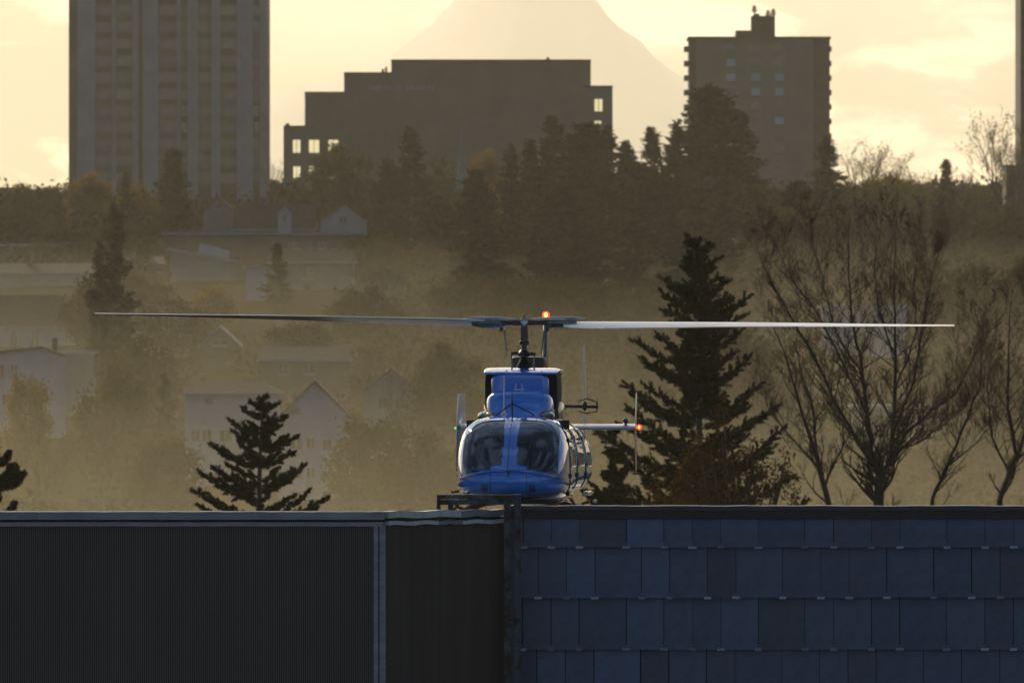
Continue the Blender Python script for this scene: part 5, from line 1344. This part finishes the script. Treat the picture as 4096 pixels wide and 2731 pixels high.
def limb_tree(label, seed, d, base, limbs, rpx, tw=(10, 16), depth=2, per=3, dens=1.1):
    rng = np.random.default_rng(seed); b0 = P(base[0], base[1], d); zg = gz(b0.x, d)
    root = empty('bare_tree', (b0.x, d, zg), label, 'tree'); O = np.array([b0.x, d, zg]); segs, tips = [], []
    k = K(d)
    for li, (pts, r0, r1) in enumerate(limbs):
        r0, r1 = r0*.62, r1*.7
        dep = rng.uniform(-1, 1)*1.8 if li else 0
        W = []
        for i, (px, py) in enumerate(pts):
            t = i/(len(pts)-1); p = P(px, py, d); q = np.array([p.x, d + dep*t, p.z]) - O; W.append(q)
        if li == 0: W[0][2] = 0 - .3
        # subdivide with a little wander
        F = [W[0]]
        for i in range(len(W)-1):
            for s in (.25, .5, .75, 1.0): F.append(W[i]*(1-s) + W[i+1]*s + rng.normal(0, 1.2*k, 3)*(s < 1))
        n = len(F)-1
        for i in range(n):
            ra, rb = r0 + (r1-r0)*i/n, r0 + (r1-r0)*(i+1)/n; segs.append((F[i], F[i+1], ra*k, rb*k))
        tips.append((F[-1], (F[-1]-F[-2])/np.linalg.norm(F[-1]-F[-2])))
        if li == 0 and len(pts) < 3: continue
        for i in range(2, n+1):
            for _ in range(int(rng.integers(2, 4)*dens + rng.uniform(0, 1))):
                dd = F[i]-F[i-1]; dd /= np.linalg.norm(dd); v = rng.normal(size=3); v -= dd*v.dot(dd); v /= np.linalg.norm(v); v[2] = abs(v[2])*.6
                nd = dd*.7 + v*rng.uniform(.5, 1.15); nd /= np.linalg.norm(nd)
                L_ = rng.uniform(45, 135)*k*(1.15-.45*i/n); q = F[i-1] + (F[i]-F[i-1])*rng.uniform(0, 1)
                grow(q, nd, L_, max(.55, (r0+(r1-r0)*i/n)*.42)*k, depth, rng, segs, tips, .33, .13, (3, 5), .58)
    segs = [(a, b, max(ra, .36*k), max(rb, .28*k)) for a, b, ra, rb in segs]
    quads('trunk', frusta(segs, 5), 'bark', root)
    quads('crown', buds(tips, rng, per, 2.0*k, 9*k), 'catkin', root)
    return root
Z6 = lambda zx, zy: (1320.7 + zx*.4761, 459.4 + zy*.4761)
Zs = lambda *a: [Z6(x, y) for x, y in a]
limb_tree('big leafless tree on the right with low forked trunk and golden buds', 91, 350, Z6(1462, 1790), [
    (Zs((1462, 1790), (1464, 1470), (1468, 1370), (1478, 1330)), 22, 15),
    (Zs((1470, 1345), (1440, 1250), (1415, 1050), (1385, 800), (1340, 580), (1325, 300), (1330, 60)), 12, 1.2),
    (Zs((1480, 1335), (1525, 1230), (1545, 1000), (1550, 700), (1545, 400), (1560, 90)), 12, 1.2),
    (Zs((1522, 1250), (1600, 1120), (1700, 1030), (1840, 930), (1930, 740), (1985, 500)), 6.5, .9),
    (Zs((1542, 1100), (1640, 850), (1690, 560), (1740, 320), (1785, 190)), 6.5, .9),
    (Zs((1440, 1280), (1270, 1000), (1150, 750), (1010, 510), (905, 320), (872, 210)), 7, .9),
    (Zs((1418, 1060), (1290, 780), (1180, 560), (1060, 400), (930, 130)), 6, .9),
    (Zs((1392, 850), (1260, 640), (1200, 420), (1150, 200), (1130, 40)), 4.5, .8),
    (Zs((1548, 760), (1470, 560), (1440, 330), (1480, 60)), 4.5, .8),
    (Zs((1550, 900), (1650, 640), (1640, 380), (1680, 120)), 4.5, .8),
    (Zs((1530, 1220), (1660, 1170), (1790, 1080), (1880, 1000)), 4.5, .8)], 22)
limb_tree('smaller leafless tree between the large fir and the forked bare tree', 92, 368, Z6(1225, 1790), [
    (Zs((1250, 1790), (1225, 1470), (1165, 1230)), 13, 9),
    (Zs((1165, 1235), (1080, 980), (1000, 720), (930, 560)), 8, .9),
    (Zs((1168, 1240), (1150, 1000), (1090, 800), (1060, 640)), 6, .8),
    (Zs((1200, 1380), (1300, 1180), (1290, 960), (1240, 800)), 5, .8),
    (Zs((1180, 1300), (1020, 1120), (930, 1000), (880, 820)), 5, .8)], 13, depth=2, dens=.8)
limb_tree('slim leaning bare sapling right of the forked bare tree', 93, 342, Z6(1700, 1790), [
    (Zs((1690, 1790), (1725, 1440), (1800, 1270)), 9, 6),
    (Zs((1800, 1270), (1870, 1100), (1950, 900), (1960, 640), (1900, 480)), 6, .8),
    (Zs((1800, 1280), (1930, 1170), (2020, 1060)), 4, .7)], 9, dens=.8)
limb_tree('bare golden-budded tree at the right edge of the picture', 94, 356, Z6(2030, 1790), [
    (Zs((2000, 1790), (2050, 1440), (2130, 1230)), 13, 9),
    (Zs((2130, 1235), (2092, 1000), (2100, 700), (2120, 400)), 8, .9),
    (Zs((2130, 1240), (2220, 1000), (2260, 700), (2240, 480)), 7, .9),
    (Zs((2095, 1320), (2010, 1140), (1990, 900), (2020, 650)), 5, .8)], 13, dens=.9)

# where several hazy trees share a zone, tell them apart from left to right
_by = {}
for o in bpy.data.objects:
    if o.parent is None and str(o.get('group', '')).startswith(HT): _by.setdefault(o['label'], []).append(o)
for lab, os_ in _by.items():
    if len(os_) < 2: continue
    os_.sort(key=lambda o: o.location.x / o.location.y)
    for i, o in enumerate(os_):
        o['label'] = lab.replace('tree in haze', 'tree').replace('fir in haze', 'fir') + ', ' + ('leftmost' if i == 0 else 'rightmost' if i == len(os_) - 1 else ['second', 'third', 'fourth'][i - 1] + ' from left')

# ------------------------------------------------------------------ haze
def volume_mat(name, dens, col, g):
    m = bpy.data.materials.new(name); m.use_nodes = True; N, L = m.node_tree.nodes, m.node_tree.links
    N.clear(); out = N.new("ShaderNodeOutputMaterial"); v = N.new("ShaderNodeVolumePrincipled")
    v.inputs["Color"].default_value = (*col, 1); v.inputs["Density"].default_value = dens; v.inputs["Anisotropy"].default_value = g
    L.new(v.outputs[0], out.inputs["Volume"]); return m
hz = MB().box((-16000, -250, -40), (16000, 44500, 1600)).build('haze', volume_mat('haze_air', HAZE_DENSITY, (.98, .92, .76), HAZE_G))
tag(hz, kind='stuff')
# mist lying in the valley: thick at the bottom, thinning to nothing up the slope
ms_ = MB().prism_x([(690, -38), (1520, -38), (1520, 26), (1120, 7), (740, -4)], -700, 700); ms_.f = [f[::-1] for f in ms_.f]
ms = ms_.build('valley_mist', volume_mat('valley_mist_air', MIST_DENSITY, (.98, .89, .58), HAZE_G))
tag(ms, kind='stuff')
